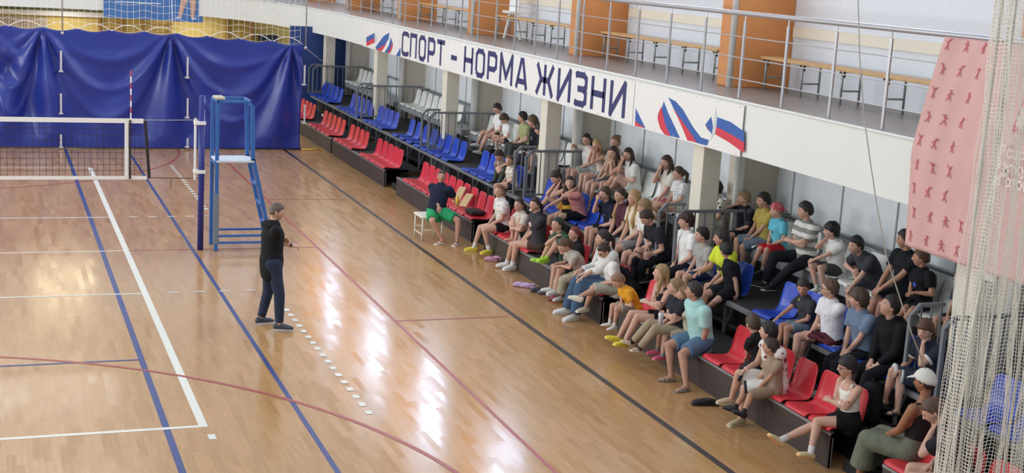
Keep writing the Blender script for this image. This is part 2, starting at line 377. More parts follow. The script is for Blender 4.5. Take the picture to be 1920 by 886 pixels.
for w_, ya_, yb_ in (('СПОРТ', 18.28, 14.85), ('-', 14.4, 13.95), ('НОРМА', 13.5, 9.72), ('ЖИЗНИ', 9.32, 5.4)):
    lb = MB(); lettering(lb, w_, ya_, yb_, 2.79, .56, X0); part(main, 'lettering', lb, navy)
def poly(o, pts, m, org, k, nm, lift):
    P = [atX((org[0]+x/k, org[1]+y/k), XB-.005-lift) for x, y in pts]
    P = [V(p[0], p[1], min(max(p[2], 2.725), 3.415)) for p in P]
    part(o, nm, MB().prism(P, (-.002, 0, 0)), m)
rb = sheet(5.1, 1.74, 'white banner with tricolour ribbon flags to the right of the slogan'); O, K = (940, 0), 2.954
poly(rb, [(745,600),(798,708),(740,695)], rblue, O, K, 'blue_ribbon', 0); poly(rb, [(741,668),(768,690),(796,710),(740,696)], rred, O, K, 'red_ribbon', .002)
poly(rb, [(900,560),(922,620),(960,700),(990,765),(935,752),(905,680),(886,610)], rblue, O, K, 'blue_ribbon', 0)
poly(rb, [(886,590),(905,680),(938,755),(905,745),(880,710),(866,660),(868,630)], rred, O, K, 'red_ribbon', .002)
poly(rb, [(925,540),(965,560),(1005,605),(1060,700),(1105,760),(1150,775),(1140,806),(1085,792),(1050,740),(1000,670),(955,600)], rblue, O, K, 'blue_ribbon', 0)
poly(rb, [(950,598),(1000,668),(1050,738),(1083,790),(1030,776),(1008,720),(975,645)], rred, O, K, 'red_ribbon', .002)
poly(rb, [(1130,690),(1163,645),(1172,700),(1165,742)], rblue, O, K, 'blue_ribbon', 0); poly(rb, [(1130,690),(1140,705),(1152,728),(1138,708)], rred, O, K, 'red_ribbon', .002)
poly(rb, [(1188,598),(1197,650),(1186,735),(1158,775),(1172,720),(1178,660)], rgrey, O, K, 'grey_ribbon', .001)
poly(rb, [(1196,648),(1270,675),(1345,728),(1345,790),(1275,745),(1192,702)], rblue, O, K, 'blue_ribbon', 0)
poly(rb, [(1192,702),(1275,745),(1345,788),(1342,846),(1265,790),(1184,742)], rred, O, K, 'red_ribbon', .002)
lf = sheet(22.0, 18.47, 'white banner with tricolour ribbon flags at the far left of the slogan'); O, K = (560, 0), 2.953
poly(lf, [(375,206),(420,182),(420,212),(375,235)], rblue, O, K, 'blue_ribbon', 0); poly(lf, [(375,233),(420,210),(420,236),(375,256)], rred, O, K, 'red_ribbon', .002)
poly(lf, [(422,178),(434,215),(422,236)], rgrey, O, K, 'grey_ribbon', 0)
poly(lf, [(425,262),(470,200),(502,180),(498,215),(470,262),(452,288),(430,282)], rblue, O, K, 'blue_ribbon', 0); poly(lf, [(430,278),(470,250),(485,245),(458,290),(442,288)], rred, O, K, 'red_ribbon', .002)
poly(lf, [(510,206),(522,245),(512,285),(500,303),(476,292),(500,250)], rblue, O, K, 'blue_ribbon', 0); poly(lf, [(516,235),(522,248),(512,285),(500,303),(490,298),(508,270)], rred, O, K, 'red_ribbon', .002)
poly(lf, [(565,262),(563,318),(538,315)], rblue, O, K, 'blue_ribbon', 0)

# ---- far end: wall bars, radiator grille, banner of the far balcony
YE = 38.95
def on_end(x, y): return atY((x, y), YE)
barw = mat('wallbar_wood', '#a5803f', .5, var=.1)
for lab, x0, x1, y0, y1 in (('left of the two wooden wall bars above the blue curtain', 186, 228, 34, 66), ('wooden wall bars above the blue curtain near its right end', 424, 472, 34, 84), ('wooden wall bars just below the blue hanging banner', 268, 320, 40, 72)):
    p0 = on_end(x0, y1); p1 = on_end(x1, y0); t = thing('wall_bars', lab if lab[0] == 'w' else 'wooden wall bars at the '+lab, 'wall bars', ((p0[0]+p1[0])/2, YE-.1, 0))
    zt = max(p1[2], 1.9)
    for x in (p0[0], p1[0]): part(t, 'upright', MB().box((x-.04,YE-.14,0),(x+.04,YE+.02,zt)), barw)
    for z in np.arange(.2, zt, .22): part(t, 'rung', MB().tube([(p0[0],YE-.1,z),(p1[0],YE-.1,z)], .022, 8), barw)
p0 = on_end(-70, 70); p1 = on_end(88, 33); sl = MB()
for x in np.arange(p0[0], p1[0], .09): sl.box((x,YE-.08,.0),(x+.06,YE-.04,p1[2]))
sl.box((p0[0],YE-.05,.0),(p1[0],YE-.0,p1[2]))
single('radiator_grille', sl, mat('grille_beige', '#b9ac98', .6), 'beige slatted radiator grille on the yellow wall at the far left', 'radiator grille')
zt = on_end(100, 20)[2]; struct('trim_12', MB().box((-11,38.8,zt-.18),(3,38.99,zt)), fascia_m)
zg = on_end(100, 15.)[2]; struct('trim_13', MB().box((-11,38.85,zt),(3,38.99,zt+.3)), mat('trim_olive', '#6d7350', .6))
p0 = on_end(484, 80); p1 = on_end(519, 66)
single('storage_cabinet', MB().box((p0[0],YE-.35,0),(p1[0],YE-.0,p1[2])), mat('speaker_navy', '#1e2738', .6), 'dark cabinet against the yellow wall beside the blue padding', 'cabinet', bevel=.02)
YB = 36.38
b0 = atY((194,37), 36.3); b1 = atY((380,43), 35.0); bn = nrm(np.cross(b1-b0, UP)); bn = bn*np.sign(-bn[1])
def onB(q, off): d = ray(q); return CAM+d*(((b0+bn*off)-CAM) @ bn)/(d @ bn)
t = thing('hanging_banner', 'blue sports banner with a pair of running legs on the far balcony', 'banner', ((b0[0]+b1[0])/2, 35.65, b1[2]))
part(t, 'sheet', MB().prism([V(b0[0],b0[1],b1[2]), b1, b1+UP*2, V(b0[0],b0[1],b1[2]+2)], -bn*.01), mat('banner_blue', '#2e66a8', .5, var=.08, vscale=.8))
def bp(x, y): return onB((x, y), .012)
lg = MB(); 
for pl in ([(350,-12),(343,8),(337,32)], [(361,-12),(362,12),(361,34)]): lg.sweep([bp(*q) for q in pl], [.13,.1,.06], [.012]*3, side=nrm(b1-b0), n=8, cap='flat')
part(t, 'legs_print', lg, mat('print_skin', '#c39a86', .6))
sh = MB()
for q in ((335,33),(364,35)): sh.bar(bp(q[0]-5,q[1]), bp(q[0]+4,q[1]), .01, .05)
sh.bar(bp(322,-10), bp(323,41), .035, .01, (1,0,0)).bar(bp(218,3), bp(302,7), .01, .03)
part(t, 'white_print', sh, mat('print_white', '#d5e4f2', .6))

# ---- blue curtain with a net above it
YC = 21.12
hang = [(-4.6,2.95),(-2.3,3.),(-.95,2.98),(2.14,2.95),(5.2,2.81)]
def cur_off(x, z):
    o = .03*math.sin(x*2.3)+.018*math.sin(x*5.1+z*1.3)
    for i, (hx, hz) in enumerate(hang):
        dx, dz = x-hx, hz-z+.04; r = math.hypot(dx, dz); th = math.atan2(dx, dz)
        if abs(th) < 1.45:
            o += .13*math.sin(th*12+i*1.7)*math.exp(-(th/.62)**2)*min(1, r/.5)*(1 if r < 2.2 else max(.35, 1-(r-2.2)/2))
    for i in range(len(hang)-1):
        (x0, z0), (x1, z1) = hang[i], hang[i+1]; u = (x-x0)/(x1-x0)
        if 0 < u < 1:
            for dep in (.75, 1.5, 2.2):
                zz = z0+(z1-z0)*u-dep*4*u*(1-u)
                o -= .05*math.exp(-((z-zz)/.13)**2)*math.sin(PI*u)
    return o*(min(1, z/.35)*.8+.2)
nx, nz = 260, 70; G = []
def ctop(x): return float(np.interp(x, [h[0] for h in hang]+[5.5], [h[1] for h in hang]+[2.79]))-.07*abs(math.sin((x+.92)*PI/.8))
for j in range(nz):
    G.append([(x, YC+cur_off(x, ctop(x)*j/(nz-1)), .004+(ctop(x)-.004)*j/(nz-1)) for x in np.linspace(-6, 5.5, nx)])
ct = thing('divider_curtain', 'royal blue vinyl divider curtain hanging across the far end of the court', 'curtain', (0, YC, 0))
o = part(ct, 'sheet', MB().grid(G), mat('vinyl_curtain', '#25358a', .32, var=.06, vscale=.8), True)
so = o.modifiers.new('thick', 'SOLIDIFY'); so.thickness = .006
strapm = mat('strap_white', '#c9c4c4', .6)
for px, ys in ((115, ((95,135),(175,214),(252,277))), (352, ((107,147),(184,222),(259,277))), (571, ((122,160),(196,232)))):
    for y0, y1 in ys:
        p, q = atY((px, y0), YC-.16), atY((px-.5, y1), YC-.16); q[2] = max(q[2], .01); p[0] = q[0]
        part(ct, 'strap', MB().bar(p, q, .045, .012, (1,0,0)).box(q+V(-.05,0,-.0), q+V(.05,.16,.03)), strapm)
rope = mat('rope_white', '#e6e3da', .7)
rm = MB()
for x in np.arange(-5.7, 5.4, .8):
    h0, h1 = ctop(x)-.02, ctop(min(x+.8, 5.5))-.02
    rm.tube([(x+.8*u, YC, h0+(h1-h0)*u+.16*math.sin(PI*u)) for u in np.linspace(0, 1, 9)], .011, 6)
part(ct, 'edge_rope', rm, rope, True)
part(ct, 'hem_bar', MB().tube([(-6,YC-.03,.03),(5.55,YC-.03,.03)], .022, 8), navy, True)
def wire_net(mb, G, r):                                       # thin square threads along both directions of a grid of points
    a, b = len(G), len(G[0]); A = np.array(G)
    for L_ in [A[i] for i in range(a)]+[A[:, j] for j in range(b)]:
        mb.sweep(L_, r, n=3, cap='flat')
nt = MB(); wire_net(nt, [[(x, YC+.02*math.sin(x*1.1+z), ctop(x)+.02+(z-2.8)) for x in np.arange(-4, 5.56, .145)] for z in np.arange(2.8, 6.0, .17)], .0042)
single('divider_net', nt, mat('net_white', '#e8e4d2', .7), 'white wide-meshed net rising from the top of the blue curtain', 'net')
for i, (q, l) in enumerate((((117, 62), 'left of the two steel poles holding up the curtain, on the far left'), ((573, 90), 'steel pole at the right end of the blue curtain'))):
    p = atY(q, YC-.02); single('curtain_pole', MB().tube([p, p+V(0,0,3.2)], .018, 8).ell(p, .045), steel, 'thin '+l, 'pole', smooth=True)
p = atY((570, 279), YC); single('weight_rod', MB().tube([(5.5,YC-.12,.03),(6.05,YC-.12,.03)], .022, 8).ell((6.05,YC-.12,.03), .03), mat('rod_yellow', '#d8a53a', .5), 'short yellow rod on the floor by the lower right corner of the curtain', 'rod', smooth=True)
p = atY((573, 90), YC); single('guy_line', MB().tube([p, (7.45,26.0,1.75)], .006, 6), rope, 'thin grey guy line from the curtain corner to the far handrail', 'line', smooth=True)

# ---- volleyball net, post, referee chair
t = thing('volleyball_net', 'volleyball net with white tapes stretched across the court', 'net', (-4.5, 9, 1.2))
tape = mat('tape_white', '#e8e6e0', .6); cord = mat('net_black', '#28211f', .7)
part(t, 'top_tape', MB().box((-9.3,8.99,2.165),(.24,9.01,2.24)), tape); part(t, 'bottom_tape', MB().box((-9.3,8.99,1.22),(.3,9.01,1.275)), tape)
nm = MB()
for x in np.arange(-9.3, .27, .1): nm.bar((x,9,1.27),(x,9,2.17), .006, .006, (1,0,0))
for z in np.arange(1.37, 2.1, .1): nm.bar((-9.3,9,z),(.27,9,z), .006, .006)
part(t, 'mesh', nm, cord)
part(t, 'side_tape', MB().box((-.06,8.985,1.24),(0,9.015,2.2)), tape)
part(t, 'side_rod', MB().tube([(.025,8.98,1.23),(.025,8.98,2.22)], .016, 8), cord); part(t, 'end_rod', MB().bar((.27,9,2.21),(.34,9,1.24), .05, .02, (1,0,0)), cord)
an = MB(); ar = MB()
for k in range(8): (ar if k % 2 else an).tube([(.035,8.965,2.24+k*.1),(.035,8.965,2.34+k*.1)], .011, 8)
part(t, 'antenna', an, tape); part(t, 'antenna_band', ar, mat('antenna_red', '#b03440', .5))
part(t, 'top_cord', MB().tube([(.24,9,2.22),(.7,9,2.225),(1.15,9,2.235)], .006, 6), cord if 0 else steel); part(t, 'lower_cord', MB().tube([(.33,9,1.25),(.8,9,1.24),(1.15,9,1.24)], .006, 6).tube([(.7,9,1.24),(.69,8.98,1.05)], .005, 5), cord)
pb = mat('post_blue', '#26307f', .35)
for sgn, X_, lab in ((1, 1.195, 'blue steel volleyball post with a white tension bar beside the referee chair'), (-1, -10.2, 'blue steel volleyball post at the far side of the court')):
    t = thing('net_post', lab, 'post', (X_, 8.97, 0))
    part(t, 'pole', MB().tube([(X_,8.97,0),(X_,8.97,2.64)], .052, 20), pb, True)
    part(t, 'cap', MB().ell((X_,8.97,2.64), .052, .052, .015), pb, True)
    part(t, 'tension_bar', MB().box((X_-sgn*.11-.018,8.93,1.22),(X_-sgn*.11+.018,8.97,2.27)), tape, bevel=.005)
    for z in (2.19, 1.36): part(t, 'collar', MB().box((X_-.13 if sgn > 0 else X_-.06,8.9,z-.03),(X_+.06 if sgn > 0 else X_+.13,9.03,z+.03)), tape, bevel=.006)
cb = mat('chair_blue', '#2f63a6', .45); cgrey = mat('chair_pad_grey', '#6f7a86', .6)
t = thing('referee_chair', 'tall blue referee chair with a pale seat behind the net post', 'chair', (1.8, 9.1, 0))
for y, nm_ in ((8.86, 'front'), (9.42, 'rear')):
    part(t, 'leg', MB().bar((1.44,y,0),(1.44,y,2.58), .062, .05, (1,0,0)), cb, bevel=.008)
    part(t, 'back_upright', MB().bar((2.02,y,2.5),(2.05,y,1.53), .07, .05, (1,0,0)), cb, bevel=.006); part(t, 'corner_brace', MB().bar((2.03,y,2.47),(1.95,y,2.58), .06, .05, (0,1,0)), cb); part(t, 'leg', MB().bar((2.05,y,1.6),(2.42,y,0), .065, .05, (1,0,0)), cb, bevel=.006)
    part(t, 'top_rail', MB().bar((1.42,y,2.57),(1.98,y,2.57), .05, .05, (0,1,0)), cb, bevel=.008)
for y in (8.86, 9.42):
    for z in (.14, .26): part(t, 'brace', MB().bar((1.44,y,z),(2.38,y,z), .035, .035, (0,1,0)), cb)
part(t, 'leg_sleeve', MB().box((1.395,8.83,.12),(1.485,8.91,1.0)), cgrey, bevel=.01)
for x, z in ((1.44, 2.57), (1.98, 2.57), (1.44, 1.5), (2.05, 1.5)): part(t, 'cross_rail', MB().bar((x,8.86,z),(x,9.42,z), .045, .045, (1,0,0)), cb)
for z in (.45, .8, 1.15): part(t, 'rung', MB().bar((2.3-(z-.45)*.26,8.86,z),(2.3-(z-.45)*.26,9.42,z), .035, .035, (1,0,0)), cb)
part(t, 'seat', MB().box((1.42,8.83,1.53),(2.07,9.44,1.57)), mat('seat_pale', '#c8d0d8', .5), bevel=.01)
part(t, 'arm_pad', MB().box((1.4,8.82,2.6),(1.56,9.2,2.64)), mat('pad_beige', '#b9b29c', .7), bevel=.01)
# ================================================================ tribune
ordw = ['first','second','third','fourth','fifth','sixth','seventh','eighth','ninth','tenth','eleventh','twelfth']
SECT = [(20.5, 26.4), (15.25, 20.3), (9.15, 14.25), (3.3, 8.45), (-2.62, 2.7), (-8.5, -3.55)]
SN = ['nearest the blue curtain', 'second from the blue curtain', 'ending beside the man in green shorts', 'under the girls in the middle of the stand', 'under the man in the mint shirt', 'behind the white safety net']
for (y0, y1), nm in zip(SECT, SN):
    t = thing('tribune_bench', 'dark front-row platform section '+nm, 'platform', (6.6, (y0+y1)/2, 0), 'front row platform sections')
    part(t, 'front_panel', MB().box((6.18,y0,.0),(6.21,y1,.37)), brown)
    part(t, 'deck', MB().box((6.21,y0,.34),(7.06,y1,.395)), deck_m)
    part(t, 'edge_trim', MB().box((6.17,y0,.37),(6.23,y1,.4)), edge, bevel=.004)
    for y in (y0, y1-.03): part(t, 'end_frame', MB().box((6.19,y,.0),(6.225,y+.03,.37)).box((6.19,y,.34),(6.75,y+.03,.395)), edge)
    part(t, 'under_panel', MB().box((6.6,y0+.05,.0),(6.64,y1-.05,.34)), blackm)
for i, y in enumerate((20.4, 14.75, 8.8, 3.0, -3.08)):
    w = .4 if i else .05
    t = single('step_box', MB().box((6.32,y-w+.02,0),(6.7,y+w-.02,.13)).box((6.7,y-w+.02,0),(7.05,y+w-.02,.27)), blackm, 'black step box in the %s gap of the front row from the blue curtain' % ordw[i], 'step', 'step boxes in the front row gaps', bevel=.01)
t = thing('tribune_deck', 'dark rubber deck of the middle row with a grey metal edge', 'platform', (7.5, 9, .4))
part(t, 'deck', MB().box((7.06,-8.5,.80),(8.9,26.9,.855)), deck_m)
part(t, 'edge_trim', MB().box((7.02,-8.5,.8),(7.08,26.9,.86)), edge, bevel=.004)
part(t, 'riser', MB().box((7.22,-8.5,.395),(7.26,26.9,.8)), blackm)
part(t, 'lower_rail', MB().box((7.1,-8.5,.5),(7.13,26.9,.54)), dgrey)
for k, y in enumerate(np.arange(-8.2, 26.8, .95)): part(t, 'brace', MB().bar((7.08,y,.395),(7.08,y,.8), .03, .04, (1,0,0)).bar((7.09,y,.5),(7.22,y,.78), .025, .025), grey if k % 3 else edge)
WB = [(21.35, 26.75), (15.5, 20.65), (9.5, 14.85), (3.55, 8.8), (-2.5, 2.75), (-8.4, -3.3)]
for i, (y0, y1) in enumerate(WB):
    t = thing('seat_row_frame', 'grey frame carrying the white back-row seats in the %s bay from the blue curtain' % ordw[i], 'seat frame', (8.3, (y0+y1)/2, .86), 'back row seat frames')
    part(t, 'beam', MB().box((8.07,y0,1.16),(8.5,y1,1.3)), mat('frame_grey', '#8d8f92', .5), bevel=.01)
    for y in np.arange(y0+.25, y1, 1.15): part(t, 'leg', MB().box((8.12,y-.03,.86),(8.18,y+.03,1.16)), dgrey); part(t, 'leg', MB().box((8.4,y-.03,.86),(8.46,y+.03,1.16)), dgrey)
    r = single('wall_rail', MB().tube([(8.86,y0,1.72),(8.72,y0,1.72),(8.72,y1,1.72),(8.86,y1,1.72)], .02, 8), grey, 'grey wall rail behind the white seats, %s bay from the blue curtain' % ordw[i], 'rail', 'wall rails behind the back row', True); r['kind'] = 'structure'

# ---- guard rails beside each column
for i, yc in enumerate(COLY):
    for y, x1, nm in ((yc+.32, 7.5, 'short'), (yc-.24, 8.72, 'long')):
        t = thing('guard_rail', '%s grey guard rail %s the %s column from the blue curtain' % (nm, 'just past' if nm == 'short' else 'in front of', ordw[i]), 'guard rail', (7.4, y, .86), 'guard rails beside the columns')
        part(t, 'post', MB().bar((7.07,y,.86),(7.07,y,1.66), .045, .045, (1,0,0)), grey, bevel=.006)
        part(t, 'top_bar', MB().bar((7.07,y,1.64),(7.19,y,1.77), .045, .045, (0,1,0)).bar((7.18,y,1.76),(x1,y,1.76), .045, .045, (0,1,0)), grey, bevel=.006)
        part(t, 'bottom_bar', MB().bar((7.07,y,.95),(min(x1, 7.5),y,.95), .035, .035, (0,1,0)), grey)
        for x in np.arange(7.2, min(x1, 8.5), .13 if x1 < 8 else .16): part(t, 'baluster', MB().bar((x,y,.95),(x,y,1.75), .018, .018, (1,0,0)), grey)
        if x1 > 8: part(t, 'post', MB().bar((x1,y,.86),(x1,y,1.76), .045, .045, (1,0,0)), grey, bevel=.006)

# ---- plastic shells
def shell(col, name):
    t = thing('stadium_seat', 'x', 'seat', (0, 0, 0)); prof = [(-.015,.022,.2),(0,.05,.212),(.04,.056,.216),(.16,.042,.217),(.28,.032,.217),(.35,.04,.216),(.392,.07,.214),(.418,.13,.212),(.44,.23,.207),(.458,.33,.2),(.468,.385,.19),(.473,.415,.172),(.476,.43,.135)]
    G = []
    for x, z, w in prof:
        r = []
        for u in np.linspace(-1, 1, 11):
            e = abs(u)**4; d = 1 if x < .37 else 0
            r.append((x-(.022*e if not d else 0)-.0*e, w*u, z+(.012*e if d else 0)-(.01*e if x <= 0 else 0)))
        G.append(r)
    o = part(t, 'shell', MB().grid(G), mat(name, col, .32, var=.04, vscale=3), True)
    s = o.modifiers.new('thick', 'SOLIDIFY'); s.thickness = .012; s.offset = 1
    part(t, 'bracket', MB().box((.05,-.13,0),(.35,-.1,.034)).box((.05,.1,0),(.35,.13,.034)).box((.18,-.13,0),(.22,.13,.03)), dgrey)
    return t
SEATS = {}
seat_proto = {'red': shell('#d0343f', 'seat_red'), 'blue': shell('#2146b4', 'seat_blue'), 'white': shell('#dfe1dc', 'seat_white')}
used = set()
def seat(kind, y, label):
    row = {'red': 0, 'blue': 1, 'white': 2}[kind]; loc = (XF[row]-.01, y, [.4, .86, 1.3][row]); p = seat_proto[kind]
    grp = {'red': 'red seats of the front row', 'blue': 'blue seats of the middle row', 'white': 'white seats of the back row'}[kind]
    if kind not in used:
        used.add(kind); p.location = loc; p['label'] = label; p['group'] = grp; o = p
    else: o = dup(p, loc, label, grp)
    o.rotation_euler = (0, 0, random.uniform(-.02, .02))
CL = {'red': [([26.0,25.5,25.0,24.5], 'cluster half hidden by the curtain edge'), ([23.0,22.48,21.96,21.44,20.92], 'cluster of five nearest the curtain'), ([19.95,19.45,18.97,18.5], 'cluster of four after the narrow gap'), ([17.25,16.78,16.32,15.88,15.45], 'cluster of five before the step gap'),
              ([13.5,13.05,12.58,12.12,11.65,11.2,10.75,10.29,9.82,9.34], 'cluster beside the man in green shorts'), ([8.05,7.53,7.0,6.48], 'cluster under the girls with raised knees'), ([4.97,4.45,3.93,3.5], 'cluster by the girl in jeans'), ([2.45,1.95,1.45], 'cluster behind the yellow shirt'), ([-.02,-.5,-.97,-1.45,-1.95,-2.42], 'cluster beside the watch-wearing girl'), ([-3.8,-4.3,-4.8,-5.3,-5.8], 'cluster behind the white safety net')],
      'blue': [([26.85,26.3,25.75,25.23,24.7], 'cluster against the blue padding'), ([23.25,22.75,22.25,21.75,21.25], 'cluster next to the second column'), ([20.3,19.8,19.32,18.82], 'cluster of four past the second column'), ([17.43,16.85,16.25,15.62,15.05,14.55,14.05,13.52], 'cluster of eight around the third column'), ([12.1,11.6,11.1,10.6,10.1], 'cluster by the boy in green trousers'), ([8.5,8.0,7.5,7.0,6.5,6.0,5.5,5.0,4.5,4.0], 'cluster by the fifth column'), ([2.9,2.4,1.95,1.5], 'cluster just past the fifth column'), ([.3,-.2,-.7,-1.2,-1.7,-2.2], 'cluster under the boys on the right'), ([-3.75,-4.25,-4.75,-5.25,-5.75], 'cluster behind the white safety net')],
      'white': [(list(np.arange(26.5, 24.6, -.5)), 'group next to the blue padding'), (list(np.arange(20.4, 16.6, -.5)), 'group between the second and third columns'), (list(np.arange(14.6, 9.6, -.5)), 'group between the third and fourth columns'), (list(np.arange(8.55, 3.6, -.5)), 'group between the fourth and fifth columns'), (list(np.arange(2.5, -2.4, -.5)), 'group between the fifth and sixth columns'), (list(np.arange(-3.6, -6, -.5)), 'group behind the white safety net')]}
for kind, cls in CL.items():
    for ys, nm in cls:
        for k, y in enumerate(ys):
            seat(kind, y, '%s %s seat from the far end of the %s' % (ordw[k], kind, nm))

# ---- white safety net gathered at the right edge, pink banner, rope
net = MB(); cols = 110; rows = 180; G = []
for j in range(rows+1):
    z = .02+j*.031; r = []
    for i in range(cols+1):
        u = i/cols; ph = u*cols*.36
        amp = .08+.05*math.sin(u*9)
        x = 5.06+1.0*(u**1.5)+.018*math.sin(z*1.7+u*20)+.045*math.sin(ph)*(.4+u)+.012*math.sin(z*6+i*.9); y = -5.75+amp*math.cos(ph)*1.1+.03*math.sin(z*1.1+u*6)-.2*u
        r.append((x, y, z+.008*math.sin(i*1.3)+.015*math.sin(u*14)))
    G.append(r)
wire_net(net, [r for r in G], .0023)
single('safety_net', net, mat('net_foreground', '#efe9dc', .7), 'white fine-meshed safety net gathered in a hanging bundle at the right edge', 'net')
bun = MB()
for k, (x, y, r) in enumerate(((5.09,-5.73,.024),(5.13,-5.68,.02),(5.17,-5.8,.026),(5.22,-5.7,.018),(5.62,-5.85,.026))):
    bun.tube([(x+.015*math.sin(z*1.3+k), y+.02*math.cos(z*.9+k), z) for z in np.linspace(.02, 5.6, 40)], r*.5, 7)
single('net_cord_bundle', bun, mat('cord_bundle', '#d9d3c6', .8, bump=1., bscale=60), 'thick white hanging cords of the gathered safety net at its left edge', 'cords', smooth=True)

pinkm = mat('banner_pink', '#d9aba6', .7, var=.04, vscale=2)
XP = 7.3
def bx(z): return XP if z < 3.3 else XP+(z-3.3)/(4.64-3.3)*.2
def byl(z): return float(np.interp(z, [2.3, 3.45, 4.6], [-2.02, -1.97, -2.09]))
pk = thing('pink_banner', 'long pink banner with small red sport figures hanging from the balcony railing', 'banner', (XP, -3.4, 2.3))
def bpos(u, z, off=0.): # u metres to the right (towards -Y)
    return V(bx(z)-off+.022*math.sin(u*7+z)*min(1, (z-2.2))+.012*math.sin(u*17-z*2.), byl(z)-u, z)
G = [[bpos(u, z) for u in np.linspace(0, 3.6, 90)] for z in np.linspace(2.3, 4.6, 60)]
o = part(pk, 'sheet', MB().grid(G), pinkm, True); o.modifiers.new('thick', 'SOLIDIFY').thickness = .005
rs = random.Random(3); figm = mat('print_red', '#c65c68', .6)
def figure(u, z, h):
    pict = MB()
    def sg(a, b, w): 
        p, q = bpos(u+a[0]*h, z+a[1]*h, .012), bpos(u+b[0]*h, z+b[1]*h, .012); pict.bar(p, q, w*h*.62, .004, nrm(np.cross(q-p, V(1,0,0))))
    a1, a2, l1, l2 = [rs.uniform(-.35, .35) for _ in range(4)]
    pict.ell(bpos(u+.05*a1, z+.42*h, .012), .004, .09*h, .09*h, nu=8, nv=5)
    sg((0,.32),(.08*a2,-.02),.14); sg((0,.28),(.3,.28+a1),.08); sg((0,.28),(-.3,.28+a2),.08); sg((.08*a2,0),(.2+.3*l1,-.4),.1); sg((.08*a2,0),(-.2+.3*l2,-.38),.1); part(pk, 'figure_print', pict, figm)
for r_, z in enumerate(np.arange(2.42, 4.55, .262)):
    for u in ((.12,.38,.64,.9) if r_ < 2 else (.1,.36,.62)): figure(u+(.03 if r_ % 2 else 0), z, .13)
lz = 3.74; lg = MB().add([bpos(1.42, lz, .012), bpos(2.3, lz, .012), bpos(2.3, lz+.68, .012), bpos(1.42, lz+.68, .012)], [(3,2,1,0)])
part(pk, 'emblem_panel', lg, mat('emblem_red', '#c23b48', .6))
lw = MB()
def sgl(u0, z0, u1, z1, w):
    p, q = bpos(u0, z0, .02), bpos(u1, z1, .02); lw.bar(p, q, w, .004, nrm(np.cross(q-p, V(1,0,0))))
sgl(1.5, lz+.06, 1.56, lz+.6, .1)
for k in range(5): sgl(1.56, lz+.62-k*.036, 2.2, lz+.62-k*.036, .016)
part(pk, 'emblem_print', lw, mat('print_pink', '#f0d9d6', .6))
def text_part(parent, name, s, p, size, m):
    cu = bpy.data.curves.new('t', 'FONT'); cu.body = s; cu.size = size; cu.extrude = .003; cu.offset = .006
    ob = bpy.data.objects.new('t', cu); COL.objects.link(ob)
    bpy.context.view_layer.update()
    me = bpy.data.meshes.new_from_object(ob.evaluated_get(bpy.context.evaluated_depsgraph_get())); bpy.data.objects.remove(ob)
    mb = MB(); mb.add([(p[0]-v.co.z, p[1]-v.co.x, p[2]+v.co.y) for v in me.vertices], [tuple(f.vertices) for f in me.polygons]); part(parent, name, mb, m)
for i, s in enumerate(('Всеросс', 'физкул', '«Готов к')): text_part(pk, 'lettering', s, bpos(1.4, 3.5-i*.14, .03)+V(-.02,0,0), .155, mat('print_pink', '#f0d9d6', .6))
pr = [(1608,-30),(1612,110),(1620,217),(1632,305),(1645,390),(1662,480),(1683,545),(1709,624),(1735,690)]
single('hanging_rope', MB().tube([atY(q, -4.4) for q in pr], .006, 6), mat('rope_grey', '#b9b3a8', .7), 'thin pale rope hanging in front of the boys on the right', 'rope', smooth=True)
sc_ = atX((1851, 517), 7.455); t = thing('notice_sign', 'small white notice with dark ends on the column behind the safety net', 'notice', sc_)
part(t, 'plate', MB().box(sc_+V(-.003,-.09,-.09), sc_+V(.003,.09,.09)), mat('sign_white', '#e8e8e4', .5))
for dz in (-.066, .066): part(t, 'dark_band', MB().box(sc_+V(-.005,-.08,dz-.02), sc_+V(-.002,.08,dz+.02)), blackm)
